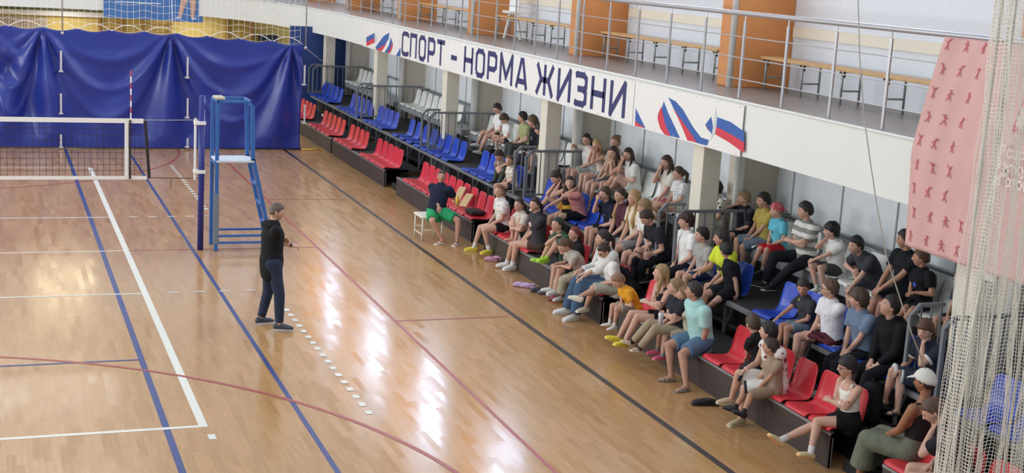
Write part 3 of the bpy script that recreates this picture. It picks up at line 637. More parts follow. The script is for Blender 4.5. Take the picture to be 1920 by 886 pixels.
# ================================================================ people
def smooth(a, b, x): t = np.clip((x-a)/(b-a), 0, 1); return t*t*(3-2*t)
def head_shape(nu=30, nv=22, off=None, noise=0., seed=0):
    """closed head surface in its own frame: x forward, y left, z up, metres for an adult; off(dir) grows or sinks it (hair)."""
    vs = []; 
    def pos(d):
        f, l, u = d
        lw = .076*(1-.34*smooth(.1, 1., -u)*(f > -.3)-.1*smooth(.2,1,-u)); x = .097*f; y = lw*l; z = .116*u
        if f < 0: x *= 1-.30*smooth(.25, .9, -u)
        else: x *= 1-.06*smooth(.3, .9, u)+.02*smooth(.3,.9,-u)
        return V(x, y, z)
    def feat(d):
        f, l, u = d
        if f < .2: return 0.
        return .022*math.exp(-(l/.2)**2)*(math.exp(-((u+.19)/.12)**2)+.45*math.exp(-((u+.02)/.13)**2))+.004*math.exp(-((u-.2)/.1)**2)*math.exp(-(l/.5)**2)+.006*math.exp(-(l/.28)**2)*math.exp(-((u+.5)/.08)**2)+.012*math.exp(-(l/.3)**2)*math.exp(-((u+.8)/.14)**2)-.006*(math.exp(-((l-.38)/.16)**2)+math.exp(-((l+.38)/.16)**2))*math.exp(-((u-.03)/.13)**2)
    r = random.Random(seed); ph = [r.uniform(0, 6.3) for _ in range(6)]
    def P(d):
        p = pos(d); n = nrm(d)
        if off is None: p = p+V(1,0,0)*feat(d)
        else:
            k = off(d); p = p+n*(k+noise*(k > 0)*(math.sin(9*d[0]+7*d[1]+ph[0])*math.sin(8*d[2]+5*d[1]+ph[1])+.6*math.sin(17*d[1]+ph[2])*math.sin(15*d[0]+11*d[2]+ph[3])))
        return p
    vs.append(P(V(0,0,1)))
    for i in range(1, nv):
        t = PI*i/nv
        for j in range(nu):
            a = 2*PI*j/nu; vs.append(P(V(math.sin(t)*math.cos(a), math.sin(t)*math.sin(a), math.cos(t))))
    vs.append(P(V(0,0,-1))); fs = [(0, 1+j, 1+(j+1) % nu) for j in range(nu)]
    for i in range(nv-2):
        for j in range(nu):
            a = 1+i*nu+j; b = 1+i*nu+(j+1) % nu; fs.append((a, a+nu, b+nu, b))
    e = len(vs)-1; o = 1+(nv-2)*nu; fs += [(o+j, e, o+(j+1) % nu) for j in range(nu)]
    return np.array(vs), fs
HEADV, HEADF = head_shape(48, 36)
def ik(a, c, l1, l2, pole, px=None, lo=None):
    d = c-a; D = np.linalg.norm(d); mx = (l1+l2)*.995
    if D > mx: c = a+d/D*mx; D = mx
    mn = abs(l1-l2)+.05*(l1+l2)
    if D < mn: c = a+d/max(D,1e-6)*mn; D = mn
    t = nrm(c-a); x = (l1*l1-l2*l2+D*D)/(2*D); h = math.sqrt(max(0, l1*l1-x*x)); e1 = nrm(pole-t*(pole @ t)); e2 = np.cross(t, e1)
    best = a+t*x+e1*h
    if px is not None:
        bc = 1e18
        for k in np.linspace(-1.25, 1.25, 51):
            q = a+t*x+(e1*math.cos(k)+e2*math.sin(k))*h; e = np.linalg.norm(proj(q)-np.array(px))+6*abs(k)
            if e < bc: bc, best = e, q
    return best, c
MAN = V(1.47, 3.94, 1.62)
JOBS = []; PEOPLE = []
def person(label, row, head, top, bot, hair, lean=.12, s=None, yaw=0, look='man', side=0., dx=0., fl=None, fr=None, kl=None, kr=None, al='lap', ar='lap', el=None, er=None,
           skin='#c99f8b', shoes=('sneaker', '#dcdcd8'), socks=None, hip=None, stand=False, female=False, group=None, extra=(), wide=1.07, spread=.11, Y=None, smin=.6, cat='person', footz=None, hat=None):
    ya = math.radians(yaw); F = V(-math.cos(ya), math.sin(ya), 0); L = np.cross(UP, F)
    if row is not None: sx, sz, fz = XF[row], ZS[row]+.03, ZF[row]
    def spine(Hp, s, ln):
        u1 = nrm(UP*math.cos(ln*.7)+F*math.sin(ln*.7)+L*side*.6); u2 = nrm(UP*math.cos(ln*1.3)+F*math.sin(ln*1.3)+L*side)
        m = Hp+u1*.25*s; N = m+u2*.26*s; hs = s**.35*1.03
        lo = nrm(u2*.65+UP*.35+F*.12); C = N+lo*(.075*s+.105*hs)+F*.015
        return u1, u2, m, N, C, hs
    if stand:
        a1, a2 = atZ(fl, .08), atZ(fr, .08); s = 1.0; Hp = (a1+a2)/2; Hp[2] = .94; ln = lean
    else:
        def hp(y, s):
            if hip is not None: return V(hip[0], y, hip[1]+.09*s)
            return V(sx+min(.25, .44*s-.13)+dx, y, sz+.09*s)
        y, q, ln = float(atX(head, (hip[0] if hip is not None else sx+.25))[1]), (s or .85), lean
        for it in range(40):
            def err(y, q, ln): return proj(spine(hp(y, q), q, ln)[4])-np.array(head, float)
            e = err(y, q, ln); h = 1e-4; J = np.zeros((2, 2)); J[:, 0] = (err(y+h, q, ln)-e)/h
            if s is None: J[:, 1] = (err(y, q+h, ln)-e)/h
            else: J[:, 1] = (err(y, q, ln+h)-e)/h
            try: st_ = np.linalg.solve(J, -e)
            except np.linalg.LinAlgError: break
            y += np.clip(st_[0], -1, 1)
            if s is None: q = np.clip(q+np.clip(st_[1], -.1, .1), .45, 1.3)
            else: ln = np.clip(ln+np.clip(st_[1], -.15, .15), -.7, 1.3)
        print('PERSON %-52s row %s Y %.2f s %.2f lean %.2f err %s' % (label[:52], row, y, q, ln, np.round(err(y, q, ln), 1)))
        if s is None:
            q0 = q; q = float(np.clip(q, smin, 1.06))
            if q != q0:
                for it in range(30):
                    e = err(y, q, ln); h = 1e-4; J = np.c_[(err(y+h, q, ln)-e)/h, (err(y, q, ln+h)-e)/h]
                    st_ = np.linalg.solve(J, -e); y += np.clip(st_[0], -1, 1); ln = np.clip(ln+np.clip(st_[1], -.15, .15), -.6, 1.2)
                print('    re-leaned to', round(float(ln), 2))
        s = q; Hp = hp(y, s)
    u1, u2, mid, N, C, hs = spine(Hp, s, ln)
    th, sh = .44*s, .415*s; hj = {}; kn = {}; ak = {}
    for sg, nm, fp, kp in ((1, 'l', fl, kl), (-1, 'r', fr, kr)):
        hj[nm] = Hp+L*sg*.085*s*wide; pole = F*1.+UP*.75+L*sg*.12
        if stand: A = atZ(fp, .08); pole = F
        elif isinstance(fp, tuple) and len(fp) == 2:
            z = (fz if footz is None else footz)+.075*s; A = atZ(fp, z)
            lim = (sx if hip is None else 99)-.07
            if A[0] > lim: A = atX(fp, lim)
        elif isinstance(fp, str) and fp == 'up': A = V(sx+.04, Hp[1], sz+.08*s)+L*sg*.1*s                          # feet on the seat edge
        elif isinstance(fp, np.ndarray): A = fp
        else:
            A = Hp+F*(.46*s+.04)+L*sg*spread*s; A[2] = (fz if footz is None else footz)+.075*s
            if row is not None and A[0] > sx-.08: A[0] = sx-.08
        if not stand and not isinstance(fp, (str, np.ndarray)):
            K0 = hj[nm]+F*th*.985+L*sg*.02
            if np.linalg.norm(A-hj[nm]) > .88*(th+sh): A = K0+nrm(A-K0)*sh*.99
        kn[nm], ak[nm] = ik(hj[nm], A, th, sh, pole, kp)
    SH = {n: N-u2*.045*s+L*g*.176*s*wide for n, g in (('l', 1), ('r', -1))}; EL, WR, HD = {}, {}, {}
    # where the head looks
    if look == 'man': D = nrm(MAN-C)
    elif look == 'down': D = nrm(F+UP*-.75)
    elif look == 'fwd': D = F-UP*.08
    elif look == 'cam': D = nrm(CAM-C)*.9
    else: a = math.radians(look[0]); D = V(-math.cos(a), math.sin(a), math.tan(math.radians(look[1])))
    D = nrm(D); hz = nrm(V(D[0], D[1], 0)); ang = math.atan2(np.cross(F, hz)[2], F @ hz)
    if abs(ang) > 1.35: ang = math.copysign(1.35, ang); hz = F*math.cos(ang)+np.cross(UP, F)*math.sin(ang); D = nrm(hz*math.cos(math.asin(np.clip(D[2], -.9, .9)))+UP*D[2])
    hl = nrm(np.cross(UP*.8+u2*.2, D)); hu = np.cross(D, hl); R = np.array([D, hl, hu])           # rows: forward, left, up
    def hw(p): return C+hs*(np.array(p) @ R)
    for n, g, tg, ep in (('l', 1, al, el), ('r', -1, ar, er)):
        pole = -UP+L*g*.62-F*.35; px = None
        if isinstance(tg, tuple) and isinstance(tg[0], str): tg, px = tg
        if isinstance(tg, np.ndarray): T = tg
        elif tg == 'lap': T = hj[n]+(kn[n]-hj[n])*.62+UP*.085*s-L*g*.05*s
        elif tg == 'knee': T = kn[n]+UP*.07*s-F*.02
        elif tg == 'chin': T = hw((.085, g*.02, -.14)); pole = -UP*1.2+F*.5+L*g*.25
        elif tg == 'cheek': T = hw((.05, g*.075, -.11)); pole = -UP*1.2+F*.5+L*g*.35
        elif tg == 'mouth': T = hw((.13, g*.03, -.1)); pole = -UP*1.2+F*.4+L*g*.3
        elif tg == 'cross': T = N-u2*(.24+(.03 if g > 0 else 0))*s+F*(.19+(.03 if g > 0 else 0))*s-L*g*.10*s; pole = -UP+L*g*.9
        elif tg == 'forearm': T = (kn['l']+kn['r'])/2+UP*.08*s+F*(.03-.02*g)-L*g*.12*s; pole = L*g*.9-UP*.5
        elif tg == 'seat': T = Hp+L*g*.2*s+V(-.02,0,-.05*s); pole = -F+L*g*.3
        elif tg == 'hug': T = kn[n]*.55+ak[n]*.45+F*.075*s-L*g*.06*s; pole = L*g-UP*.2
        elif tg == 'front': T = N-u2*.3*s+F*.3*s-L*g*.02*s
        elif tg == 'side': T = Hp+L*g*.2*s+F*.05
        if px is not None: T = atD(px, T)
        e, w = ik(SH[n], T, .28*s, .245*s, nrm(pole), ep); EL[n], WR[n] = e, w
    # ---- body
    b = MB(); S1 = L
    def torso(mb, grow, z0=-.07, neck=True, wst=1.):
        P = [Hp+u1*z0*s, Hp+u1*.02*s, Hp+u1*.14*s, mid+u2*.02*s, mid+u2*.14*s, N-u2*.06*s, N-u2*.015*s]; fe = .93 if female else 1.
        A = [.145*s, .155*s, .133*s*fe, .137*s*fe, .152*s*fe, .148*s*fe, .075*s]; B = [.1*s, .112*s, .1*s*fe, .102*s, .108*s, .085*s, .06*s]
        mb.sweep(P, [a*wide+grow for a in A], [q*wide+grow for q in B], side=S1, n=18, cap='round')
    torso(b, 0)
    b.sweep([N-u2*.06*s, N*.5+hw((-.015,0,-.07))*.5, hw((-.012,0,-.06))], [.062*s, .052*s, .05*hs], n=12)
    for n in 'lr':
        b.sweep([hj[n], hj[n]*.55+kn[n]*.45, kn[n]], [.088*s*wide, .076*s*wide, .058*s], n=14)
        d = kn[n]-(-UP*0); cf = kn[n]*.7+ak[n]*.3-F*.008
        b.sweep([kn[n], cf, kn[n]*.35+ak[n]*.65, ak[n]], [.057*s, .06*s, .046*s, .036*s], n=12)
        b.sweep([SH[n], SH[n]*.5+EL[n]*.5, EL[n]], [.056*s, .047*s, .04*s], n=12)
        b.sweep([EL[n], EL[n]*.65+WR[n]*.35, WR[n]], [.041*s, .041*s, .028*s], n=10)
    FD = {}
    for n, g in (('l', 1), ('r', -1)):
        shv = nrm(ak[n]-kn[n]); fd = F+L*g*.22
        if ak[n][2] > (0 if stand else (fz if footz is None else footz))+.2*s and not (row is not None and isinstance(fl, str)): fd = nrm(fd-shv*(fd @ shv)*.8)
        else: fd[2] = 0
        fd = nrm(fd); FD[n] = fd; up = nrm(UP-fd*(UP @ fd)); a = ak[n]
        b.sweep([a-fd*.03*s-up*.03*s, a+fd*.05*s-up*.035*s, a+fd*.12*s-up*.045*s, a+fd*.165*s-up*.05*s], [.032*s,.036*s,.04*s,.034*s], [.038*s,.034*s,.024*s,.016*s], side=np.cross(UP, fd), n=10)
    hands = MB()
    for n, g in (('l', 1), ('r', -1)):
        d = nrm(WR[n]-EL[n]); tg = al if n == 'l' else ar; tg = tg[0] if isinstance(tg, tuple) else tg
        if isinstance(tg, str) and tg in ('chin', 'cheek', 'mouth'): pn = nrm(C-WR[n]); curl = .9
        elif isinstance(tg, str) and tg in ('lap', 'knee', 'seat', 'side'): pn = nrm(-UP*.9-L*g*.25 if tg != 'side' else -L*g); curl = .45
        else: pn = nrm(-F*.5-UP*.5-L*g*.3); curl = .6
        pn = nrm(pn-d*(pn @ d)); lt = nrm(np.cross(d, pn))*g
        if isinstance(tg, str) and tg in ('lap', 'knee', 'seat'): d = nrm(d*.8+F*.5-UP*.25); pn = nrm(pn-d*(pn @ d)); lt = nrm(np.cross(d, pn))*g
        w = WR[n]; k = s*.95
        hands.sweep([w-d*.015*k, w+d*.03*k, w+d*.085*k], [.026*k, .037*k, .04*k], [.02*k, .016*k, .013*k], side=lt, n=10)
        for q, (o, ln_) in enumerate(((-.03,.068),(-.01,.078),(.011,.073),(.031,.058))):
            p0 = w+d*.08*k+lt*o*k; c1 = curl*.7; c2 = curl*1.7
            p1 = p0+(d*math.cos(c1)+pn*math.sin(c1)+lt*o*1.5)*ln_*.5*k; p2 = p1+(d*math.cos(c2)+pn*math.sin(c2))*ln_*.5*k
            hands.sweep([p0, p1, p2], [.0095*k, .0088*k, .0075*k], n=7)
        t0 = w+d*.03*k-lt*.034*k; t1 = t0+nrm(d*.8-lt*.7+pn*.3)*.038*k; hands.sweep([t0, t1, t1+nrm(d+pn*.4)*.03*k], [.012*k,.0105*k,.009*k], n=7)
    # clothes
    P_ = dict(label=label, s=s, hs=hs, C=C, R=R, group=group, base=V(Hp[0], Hp[1], (0 if stand else fz if row is not None else 0)), skin=skin, cat=cat)
    rem = [('body', b, .0135, mat('skin_'+skin.strip('#'), skin, .55, var=.04, spec=.35))]
    tk, tc = top[0], top[1]; tm = cloth(tc, **(top[2] if len(top) > 2 else {}))
    t = MB(); gr = {'tank': .008, 'crop': .008}.get(tk, .03)
    if tk in ('tank', 'crop'):
        e = .93
        t.sweep([Hp+u1*(-.03 if tk == 'tank' else .1)*s, Hp+u1*.1*s, mid+u2*.02*s, mid+u2*.13*s, mid+u2*.175*s], [.16*s,.146*s*e,.15*s*e,.168*s*e,.158*s*e], [.12*s,.112*s,.114*s,.118*s,.106*s], side=S1, n=18, cap='flat')
        for g in (1, -1): t.sweep([mid+u2*.14*s+L*g*.085*s+F*.085*s, N-u2*.012*s+L*g*.088*s+F*.02*s, N-u2*.012*s+L*g*.088*s-F*.03*s, mid+u2*.12*s+L*g*.08*s-F*.085*s], [.022*s]*4, [.014*s]*4, n=8)
    else:
        torso(t, gr, -.06 if not stand else -.15)
        fr_ = {'tee': .64 if not stand else .52, 'long': 1., 'hoodie': 1., 'shirt': .78, 'polo': .64, 'sleeveless': .14}[tk]
        for n in 'lr':
            g = 1 if n == 'l' else -1; e1 = SH[n]+(EL[n]-SH[n])*fr_
            t.ell(SH[n], .082*s); t.sweep([SH[n]-L*g*.07*s-u2*.01*s, SH[n]-L*g*.01*s], [.076*s, .082*s], n=12)
            if fr_ < 1: t.sweep([SH[n], e1], [.082*s, .08*s if tk != 'sleeveless' else .078*s], n=14, cap='r0')
            else:
                t.sweep([SH[n], EL[n]], [.08*s, .065*s], n=12); t.sweep([EL[n], EL[n]*.1+WR[n]*.9], [.064*s, .048*s], n=12, cap='r0')
        if tk == 'hoodie': t.sweep([N-F*.07*s+L*.09*s-u2*.01*s, N-F*.1*s+u2*.01*s, N-F*.07*s-L*.09*s-u2*.01*s], [.045*s, .06*s, .045*s], n=10)
        if tk in ('polo', 'shirt'): t.sweep([N+L*.06*s+u2*.015*s-F*.01, N-F*.06*s+u2*.03*s, N-L*.06*s+u2*.015*s-F*.01], [.02*s]*3, n=8)
    rem.append(({'tank': 'tank_top', 'crop': 'tank_top', 'tee': 't_shirt', 'long': 'long_sleeved_top', 'hoodie': 'hoodie', 'shirt': 'shirt', 'polo': 'polo_shirt', 'sleeveless': 'sleeveless_top'}[tk], t, .013, tm))
    bk, bc = bot[0], bot[1]; bm = cloth(bc, **(bot[2] if len(bot) > 2 else {})); q = MB()
    k_ = 1. if not stand else .9; q.sweep([Hp-u1*.085*s, Hp, Hp+u1*.09*s], [.15*s*wide*k_+.012, .166*s*wide*k_+.01, .14*s*wide*k_+.012], [(.108*s*wide+.01)*k_, (.12*s*wide+.01)*k_, .104*s*wide*k_+.012], side=S1, n=18)
    fr_ = {'shorts': .8, 'long_shorts': .97, 'short_shorts': .48, 'trousers': 1., 'skirt': 1., 'wide_trousers': 1.}[bk]
    for n in 'lr':
        g = 1 if n == 'l' else -1
        if fr_ < 1: q.sweep([hj[n], hj[n]*(1-fr_*.6)+kn[n]*fr_*.6, hj[n]*(1-fr_)+kn[n]*fr_], [.106*s*wide, .098*s*wide, (.096-.012*fr_)*s*wide+.005], n=14, cap='r0')
        elif bk == 'skirt':
            hem = kn[n]*.3+ak[n]*.7
            q.sweep([hj[n], hj[n]*.5+kn[n]*.5, kn[n]], [.11*s, .105*s, .1*s], n=14); q.sweep([kn[n], hem], [.098*s, .12*s], n=14, cap='r0')
        else:
            w_ = 1.35 if bk == 'wide_trousers' else 1.
            q.sweep([hj[n], hj[n]*.5+kn[n]*.5, kn[n]], [.108*s*wide, .094*s*w_, .078*s*w_], n=14); q.sweep([kn[n], kn[n]*.5+ak[n]*.5, kn[n]*.06+ak[n]*.94], [.078*s*w_, .07*s*w_, .06*s*w_], n=12, cap='r0')
    if bk == 'skirt':
        km = (kn['l']+kn['r'])/2; am = (ak['l']+ak['r'])/2; q.sweep([Hp, (Hp+km)/2, km], [.12*s]*3, [.085*s]*3, side=L, n=14); q.sweep([km, km*.3+am*.7], [.13*s, .16*s], [.09*s, .1*s], side=L, n=14, cap='r0')
    rem.append(({'skirt': 'skirt', 'trousers': 'trousers', 'wide_trousers': 'trousers'}.get(bk, 'shorts'), q, .013, bm))
    # feet
    raw = []
    for n, g in (('l', 1), ('r', -1)):
        a, fd = ak[n], FD[n]; up = nrm(UP-fd*(UP @ fd)); sd = np.cross(UP, fd); kd, kc = shoes[0], shoes[1]
        if socks and kd != 'bare':
            raw.append(('sock', MB().sweep([kn[n]*(socks[1])+ak[n]*(1-socks[1]), a, a-up*.02*s+fd*.02*s], [.043*s, .04*s, .04*s], n=12, cap='r1'), mat('sock_'+socks[0].strip('#'), socks[0], .9)))
        if kd == 'sock':
            raw.append(('sock', MB().sweep([a-fd*.04*s-up*.03*s, a+fd*.05*s-up*.035*s, a+fd*.13*s-up*.045*s, a+fd*.17*s-up*.05*s], [.04*s,.043*s,.046*s,.04*s], [.046*s,.042*s,.03*s,.02*s], side=sd, n=12), mat('sock_'+kc.strip('#'), kc, .9)))
        elif kd in ('sneaker', 'clog'):
            hgt = .05 if kd == 'sneaker' else .044
            raw.append(('shoe', MB().sweep([a-fd*.045*s-up*.03*s, a+fd*.04*s-up*.032*s, a+fd*.12*s-up*.042*s, a+fd*.175*s-up*.05*s], [.042*s,.045*s,.05*s,.043*s], [hgt*s,hgt*.95*s,.034*s,.022*s], side=sd, n=12), mat('shoe_'+kc.strip('#'), kc, .6)))
            raw.append(('sole', MB().sweep([a-fd*.055*s-up*.068*s, a+fd*.05*s-up*.068*s, a+fd*.19*s-up*.068*s], [.04*s,.046*s,.046*s], [.011*s]*3, side=sd, n=12), mat('sole_'+(shoes[2] if len(shoes) > 2 else '#dcdad2').strip('#'), shoes[2] if len(shoes) > 2 else '#dcdad2', .7)))
        elif kd == 'sandal':
            raw.append(('sole', MB().sweep([a-fd*.05*s-up*.066*s, a+fd*.06*s-up*.066*s, a+fd*.19*s-up*.066*s], [.042*s,.047*s,.046*s], [.012*s]*3, side=sd, n=12), mat('sole_'+kc.strip('#'), kc, .7)))
            for o_ in (.06, .11): raw.append(('strap', MB().sweep([a+fd*o_*s+sd*x*.048*s-up*(.062-.042*(1-x*x))*s for x in (-1,-.6,0,.6,1)], [.02*s]*5, [.006*s]*5, side=fd, n=8), mat('shoe_'+(shoes[2] if len(shoes) > 2 else kc).strip('#'), shoes[2] if len(shoes) > 2 else kc, .6)))
    # face and hair
    ey = mat('eye_dark', '#2a1d18', .3); lip = mat('lip_'+skin.strip('#'), '#b5776a', .5); hstyle, hc = hair[0], hair[1]; hm = mat('hair_'+hc.strip('#'), hc, .55, bump=.35, bscale=90, var=.2, vscale=40)
    for g in (1, -1): raw.append(('eye', MB().ell(hw((.083, g*.029, .004)), .0085*hs, .0115*hs, .0055*hs, ax=R, nu=8, nv=6), ey))
    raw.append(('mouth', MB().ell(hw((.0835, 0, -.06)), .008*hs, .02*hs, .005*hs, ax=R, nu=8, nv=6), lip))
    for g in (1, -1): raw.append(('eyebrow', MB().sweep([hw((.09, g*.014, .024)), hw((.088, g*.03, .029)), hw((.076, g*.046, .024))], (.0034 if not female else .0022)*hs, n=6), hm))
    hd = MB(); hd.add([hw(p) for p in HEADV], HEADF)
    for g in (1, -1): hd.ell(hw((-.008, g*.075, -.006)), .018*hs, .009*hs, .03*hs, ax=R, nu=10, nv=8)
    vol = {'short': .019, 'crop': .008, 'curly': .032, 'mop': .029, 'long': .017, 'tied': .012, 'bun': .012, 'bob': .024, 'bald': 0}[hstyle]
    fr0 = {'mop': .3, 'curly': .36, 'bob': .3, 'short': .47}.get(hstyle, .5); nape = -.62 if hstyle in ('mop', 'curly', 'bob', 'long') else -.5
    hxp = [-1, -.55, -.28, -.14, .1, .24, .5, .8, 1]; hyp = [nape, nape+.03, nape+.16, .02, -.14, .06, fr0-.1, fr0, fr0+.02]
    def off(d):
        m = float(smooth(-.07, .07, d[2]-float(np.interp(d[0], hxp, hyp))))
        return -.014+(vol*(.62+.5*max(0, d[2])+.25*max(0, -d[0]))+.014)*m
    hv, hf = head_shape(40, 30, off, {'curly': .011, 'mop': .007, 'short': .005}.get(hstyle, .003), int(abs(Hp[1])*100))
    hb = MB(); hb.add([hw(p) for p in hv], hf)
    dn = nrm(-UP*.85-u2*.35); bk_ = nrm(-F*.85-D*.25)
    if hstyle == 'long':
        p0, p1 = hw((-.075,0,.03)), hw((-.095,0,-.08)); hb.sweep([p0, p1, p1+dn*.12*s+bk_*.015, p1+dn*.27*s+bk_*.015], [.065*hs,.078*hs,.085*hs,.06*hs], [.03*hs,.03*hs,.026*hs,.014*hs], side=hl, n=12)
        for g in (1, -1): 
            c0 = hw((.0, g*.07, .03)); c1 = hw((-.01, g*.083, -.07)); hb.sweep([c0, c1, c1+dn*.1*s+F*.03*s, c1+dn*.24*s+F*.05*s], [.03*hs,.028*hs,.03*hs,.012*hs], [.018*hs]*3+[.01*hs], side=D, n=8)
    elif hstyle == 'tied':
        p1 = hw((-.1,0,.035)); hb.ell(p1, .026*hs); hb.sweep([p1, p1+bk_*.05+dn*.05, p1+bk_*.05+dn*.17, p1+bk_*.03+dn*.27*s], [.024,.032,.026,.01], n=9)
    elif hstyle == 'bun': hb.ell(hw((-.098,0,.075)), .042*hs)
    elif hstyle == 'bob':
        hb.sweep([hw((-.06,0,.03)), hw((-.075,0,-.07)), hw((-.06,0,-.12))], [.075*hs,.085*hs,.07*hs], [.04*hs,.04*hs,.03*hs], side=hl, n=12)
    if hat:
        hmx = mat('hat_'+hat[1].strip('#'), hat[1], .8, **({'kind': 'blotch', 'col2': hat[2], 'vscale': 22} if len(hat) > 2 else {}))
        vv, vf = head_shape(32, 22, lambda d: -.02+.045*float(smooth(-.06, .06, d[2]-(.12+.3*d[0])))); hh = MB(); hh.add([hw(p) for p in vv], vf); raw.append(('cap_crown', hh, hmx))
        if hat[0] == 'cap': hsd = 1
        else: hsd = -1
        br = MB().sweep([hw((hsd*.08,0,.05 if hsd > 0 else .03)), hw((hsd*.13,0,.045 if hsd > 0 else .0)), hw((hsd*.165,0,.03 if hsd > 0 else -.03))], [.075*hs,.07*hs,.04*hs], [.007*hs]*3, side=hl, n=12); raw.append(('cap_brim', br, hmx))
    if hstyle != 'bald': raw.append(('hair', hb, hm))
    ctx = dict(s=s, Hp=Hp, u1=u1, u2=u2, mid=mid, N=N, C=C, L=L, F=F, SH=SH, EL=EL, WR=WR, kn=kn, ak=ak, hw=hw, hj=hj, hs=hs, R=R, D=D)
    for ex in extra: raw += ex(ctx)
    P_['raw'] = raw; P_['hd'] = hd; P_['hands'] = hands; P_['rem'] = []
    for nm, mb, vox, m in rem:
        me = mb.mesh('tmp'); o = bpy.data.objects.new('tmp', me); COL.objects.link(o); r = o.modifiers.new('r', 'REMESH'); r.mode = 'VOXEL'; r.voxel_size = vox*max(.8, s)
        sm = o.modifiers.new('s', 'SMOOTH'); sm.factor = .5; sm.iterations = 4 if nm == 'body' else 3
        P_['rem'].append((nm, o, m))
    PEOPLE.append(P_); return ctx
# extras: small things that belong to one person's clothing
def chest_mark(col, w=.05, h=.03, du=.12, dl=0., name='shirt_print'):
    def f(c):
        s = c['s']; p = c['mid']+c['u2']*du*s+c['L']*dl*s; fw = nrm(c['F']-c['u2']*(c['F'] @ c['u2'])); r = .134*s*math.sqrt(max(.05, 1-(dl/.17)**2))+.004
        return [(name, MB().ell(p+fw*r, .014*s, w*s, h*s, ax=[fw, c['L'], c['u2']], nu=12, nv=8), mat('print_'+col.strip('#'), col, .7))]
    return f
def watch(n, col='#e8e4dc'):
    def f(c):
        d = nrm(c['WR'][n]-c['EL'][n]); p = c['WR'][n]-d*.02; return [('wristwatch', MB().sweep([p-d*.014, p+d*.014], .031*c['s'], n=12, cap='flat'), mat('watch_'+col.strip('#'), col, .4))]
    return f
def glasses(c):
    hw = c['hw']; mb = MB()
    for g in (1, -1):
        mb.tube([hw((.098, g*.03+.021*math.cos(t), .002+.017*math.sin(t))) for t in np.linspace(0, 2*PI, 15)], .003, 5); mb.tube([hw((.096, g*.051, .004)), hw((.0, g*.08, .006))], .003, 5)
    mb.tube([hw((.1, .009, .004)), hw((.1, -.009, .004))], .003, 5); return [('glasses', mb, mat('glasses_dark', '#2b2723', .3))]
def sleeve_cuff(col):
    def f(c):
        r = []
        for n in 'lr':
            e = c['SH'][n]+(c['EL'][n]-c['SH'][n])*.62; d = nrm(c['EL'][n]-c['SH'][n]); r.append(('cuff', MB().sweep([e-d*.012, e+d*.012], .082*c['s'], n=12, cap='flat'), cloth(col)))
        return r
    return f
def short_cuff(col, fr=.8):
    def f(c):
        r = []
        for n in 'lr':
            e = c['hj'][n]*(1-fr)+c['kn'][n]*fr; d = nrm(c['kn'][n]-c['hj'][n]); r.append(('cuff', MB().sweep([e-d*.014, e+d*.014], (.096-.012*fr)*c['s']*1.07+.01, n=14, cap='flat'), cloth(col)))
        return r
    return f
def collar(col):
    return lambda c: [('collar', MB().sweep([c['N']+c['L']*.055*c['s']+c['F']*.05*c['s']-c['u2']*.02, c['N']+c['L']*.07*c['s']+c['u2']*.01, c['N']-c['F']*.06*c['s']+c['u2']*.03, c['N']-c['L']*.07*c['s']+c['u2']*.01, c['N']-c['L']*.055*c['s']+c['F']*.05*c['s']-c['u2']*.02], .014*c['s'], n=8), cloth(col))]
def open_shirt(col):
    def f(c):
        s = c['s']; mb = MB()
        for g in (1, -1): mb.sweep([c['N']-c['u2']*.02*s+c['L']*g*.07*s+c['F']*.07*s, c['mid']+c['u2']*.12*s+c['L']*g*.125*s+c['F']*.085*s, c['mid']+c['L']*g*.14*s+c['F']*.085*s, c['Hp']+c['L']*g*.155*s+c['F']*.085*s], [.045*s]*4, [.035*s]*4, side=c['L'], n=10)
        for n in 'lr': mb.sweep([c['SH'][n]+c['u2']*.01, c['SH'][n]*.3+c['EL'][n]*.7], [.078*s,.074*s], n=12)
        return [('open_shirt', mb, cloth(col))]
    return f
def long_strand(col, g=1):
    return lambda c: [('hair_strand', MB().sweep([c['hw']((-.05, g*.06, -.06)), c['N']+c['L']*g*.08*c['s']+c['F']*.06*c['s'], c['mid']+c['u2']*.08*c['s']+c['L']*g*.09*c['s']+c['F']*.14*c['s'], c['mid']-c['u2']*.02*c['s']+c['L']*g*.08*c['s']+c['F']*.14*c['s']], [.02,.032,.034,.012], n=8), mat('hair_'+col.strip('#'), col, .55))]
# ---------------------------------------------------------------- who sits where (pixels of the photograph -> rays -> metres)
GB, GM, GF = 'children on the white back row', 'children on the blue middle row', 'people on the red front row'
BRN, DBR, BLK, BLD, DBL, LBR = '#3a2a22', '#2a1e1a', '#1c1718', '#a98a63', '#86694a', '#5d4534'
SNK = ('sneaker', '#d8d8d4'); BKS = ('sneaker', '#232326', '#c9c7c2'); BLKS = ('sneaker', '#232326', '#2b2b2b')
def P_(*a, **k): return person(*a, **k)
# the coach
MANC = person('man in a black hooded T-shirt and jeans standing on the court with his hands out', None, (517, 388), ('tee', '#1b1b1e'), ('trousers', '#2c3547'), ('crop', '#5b4a3e'), stand=True, yaw=180, lean=.03, wide=1.2,
    fl=(489, 598), fr=(524, 610), look=(188, -16), al=('front', (533, 452)), ar=('front', (547, 459)), er=(511, 450), skin='#c69a84', shoes=('sneaker', '#3a4148', '#c9c9c4'), cat='man',
    extra=(watch('r', '#20201f'), lambda c: [('hood', MB().sweep([c['N']-c['F']*.06+c['L']*.09, c['N']-c['F']*.11+c['u2']*.01, c['N']-c['F']*.06-c['L']*.09], [.045,.06,.045], n=10), cloth('#1b1b1e'))]))
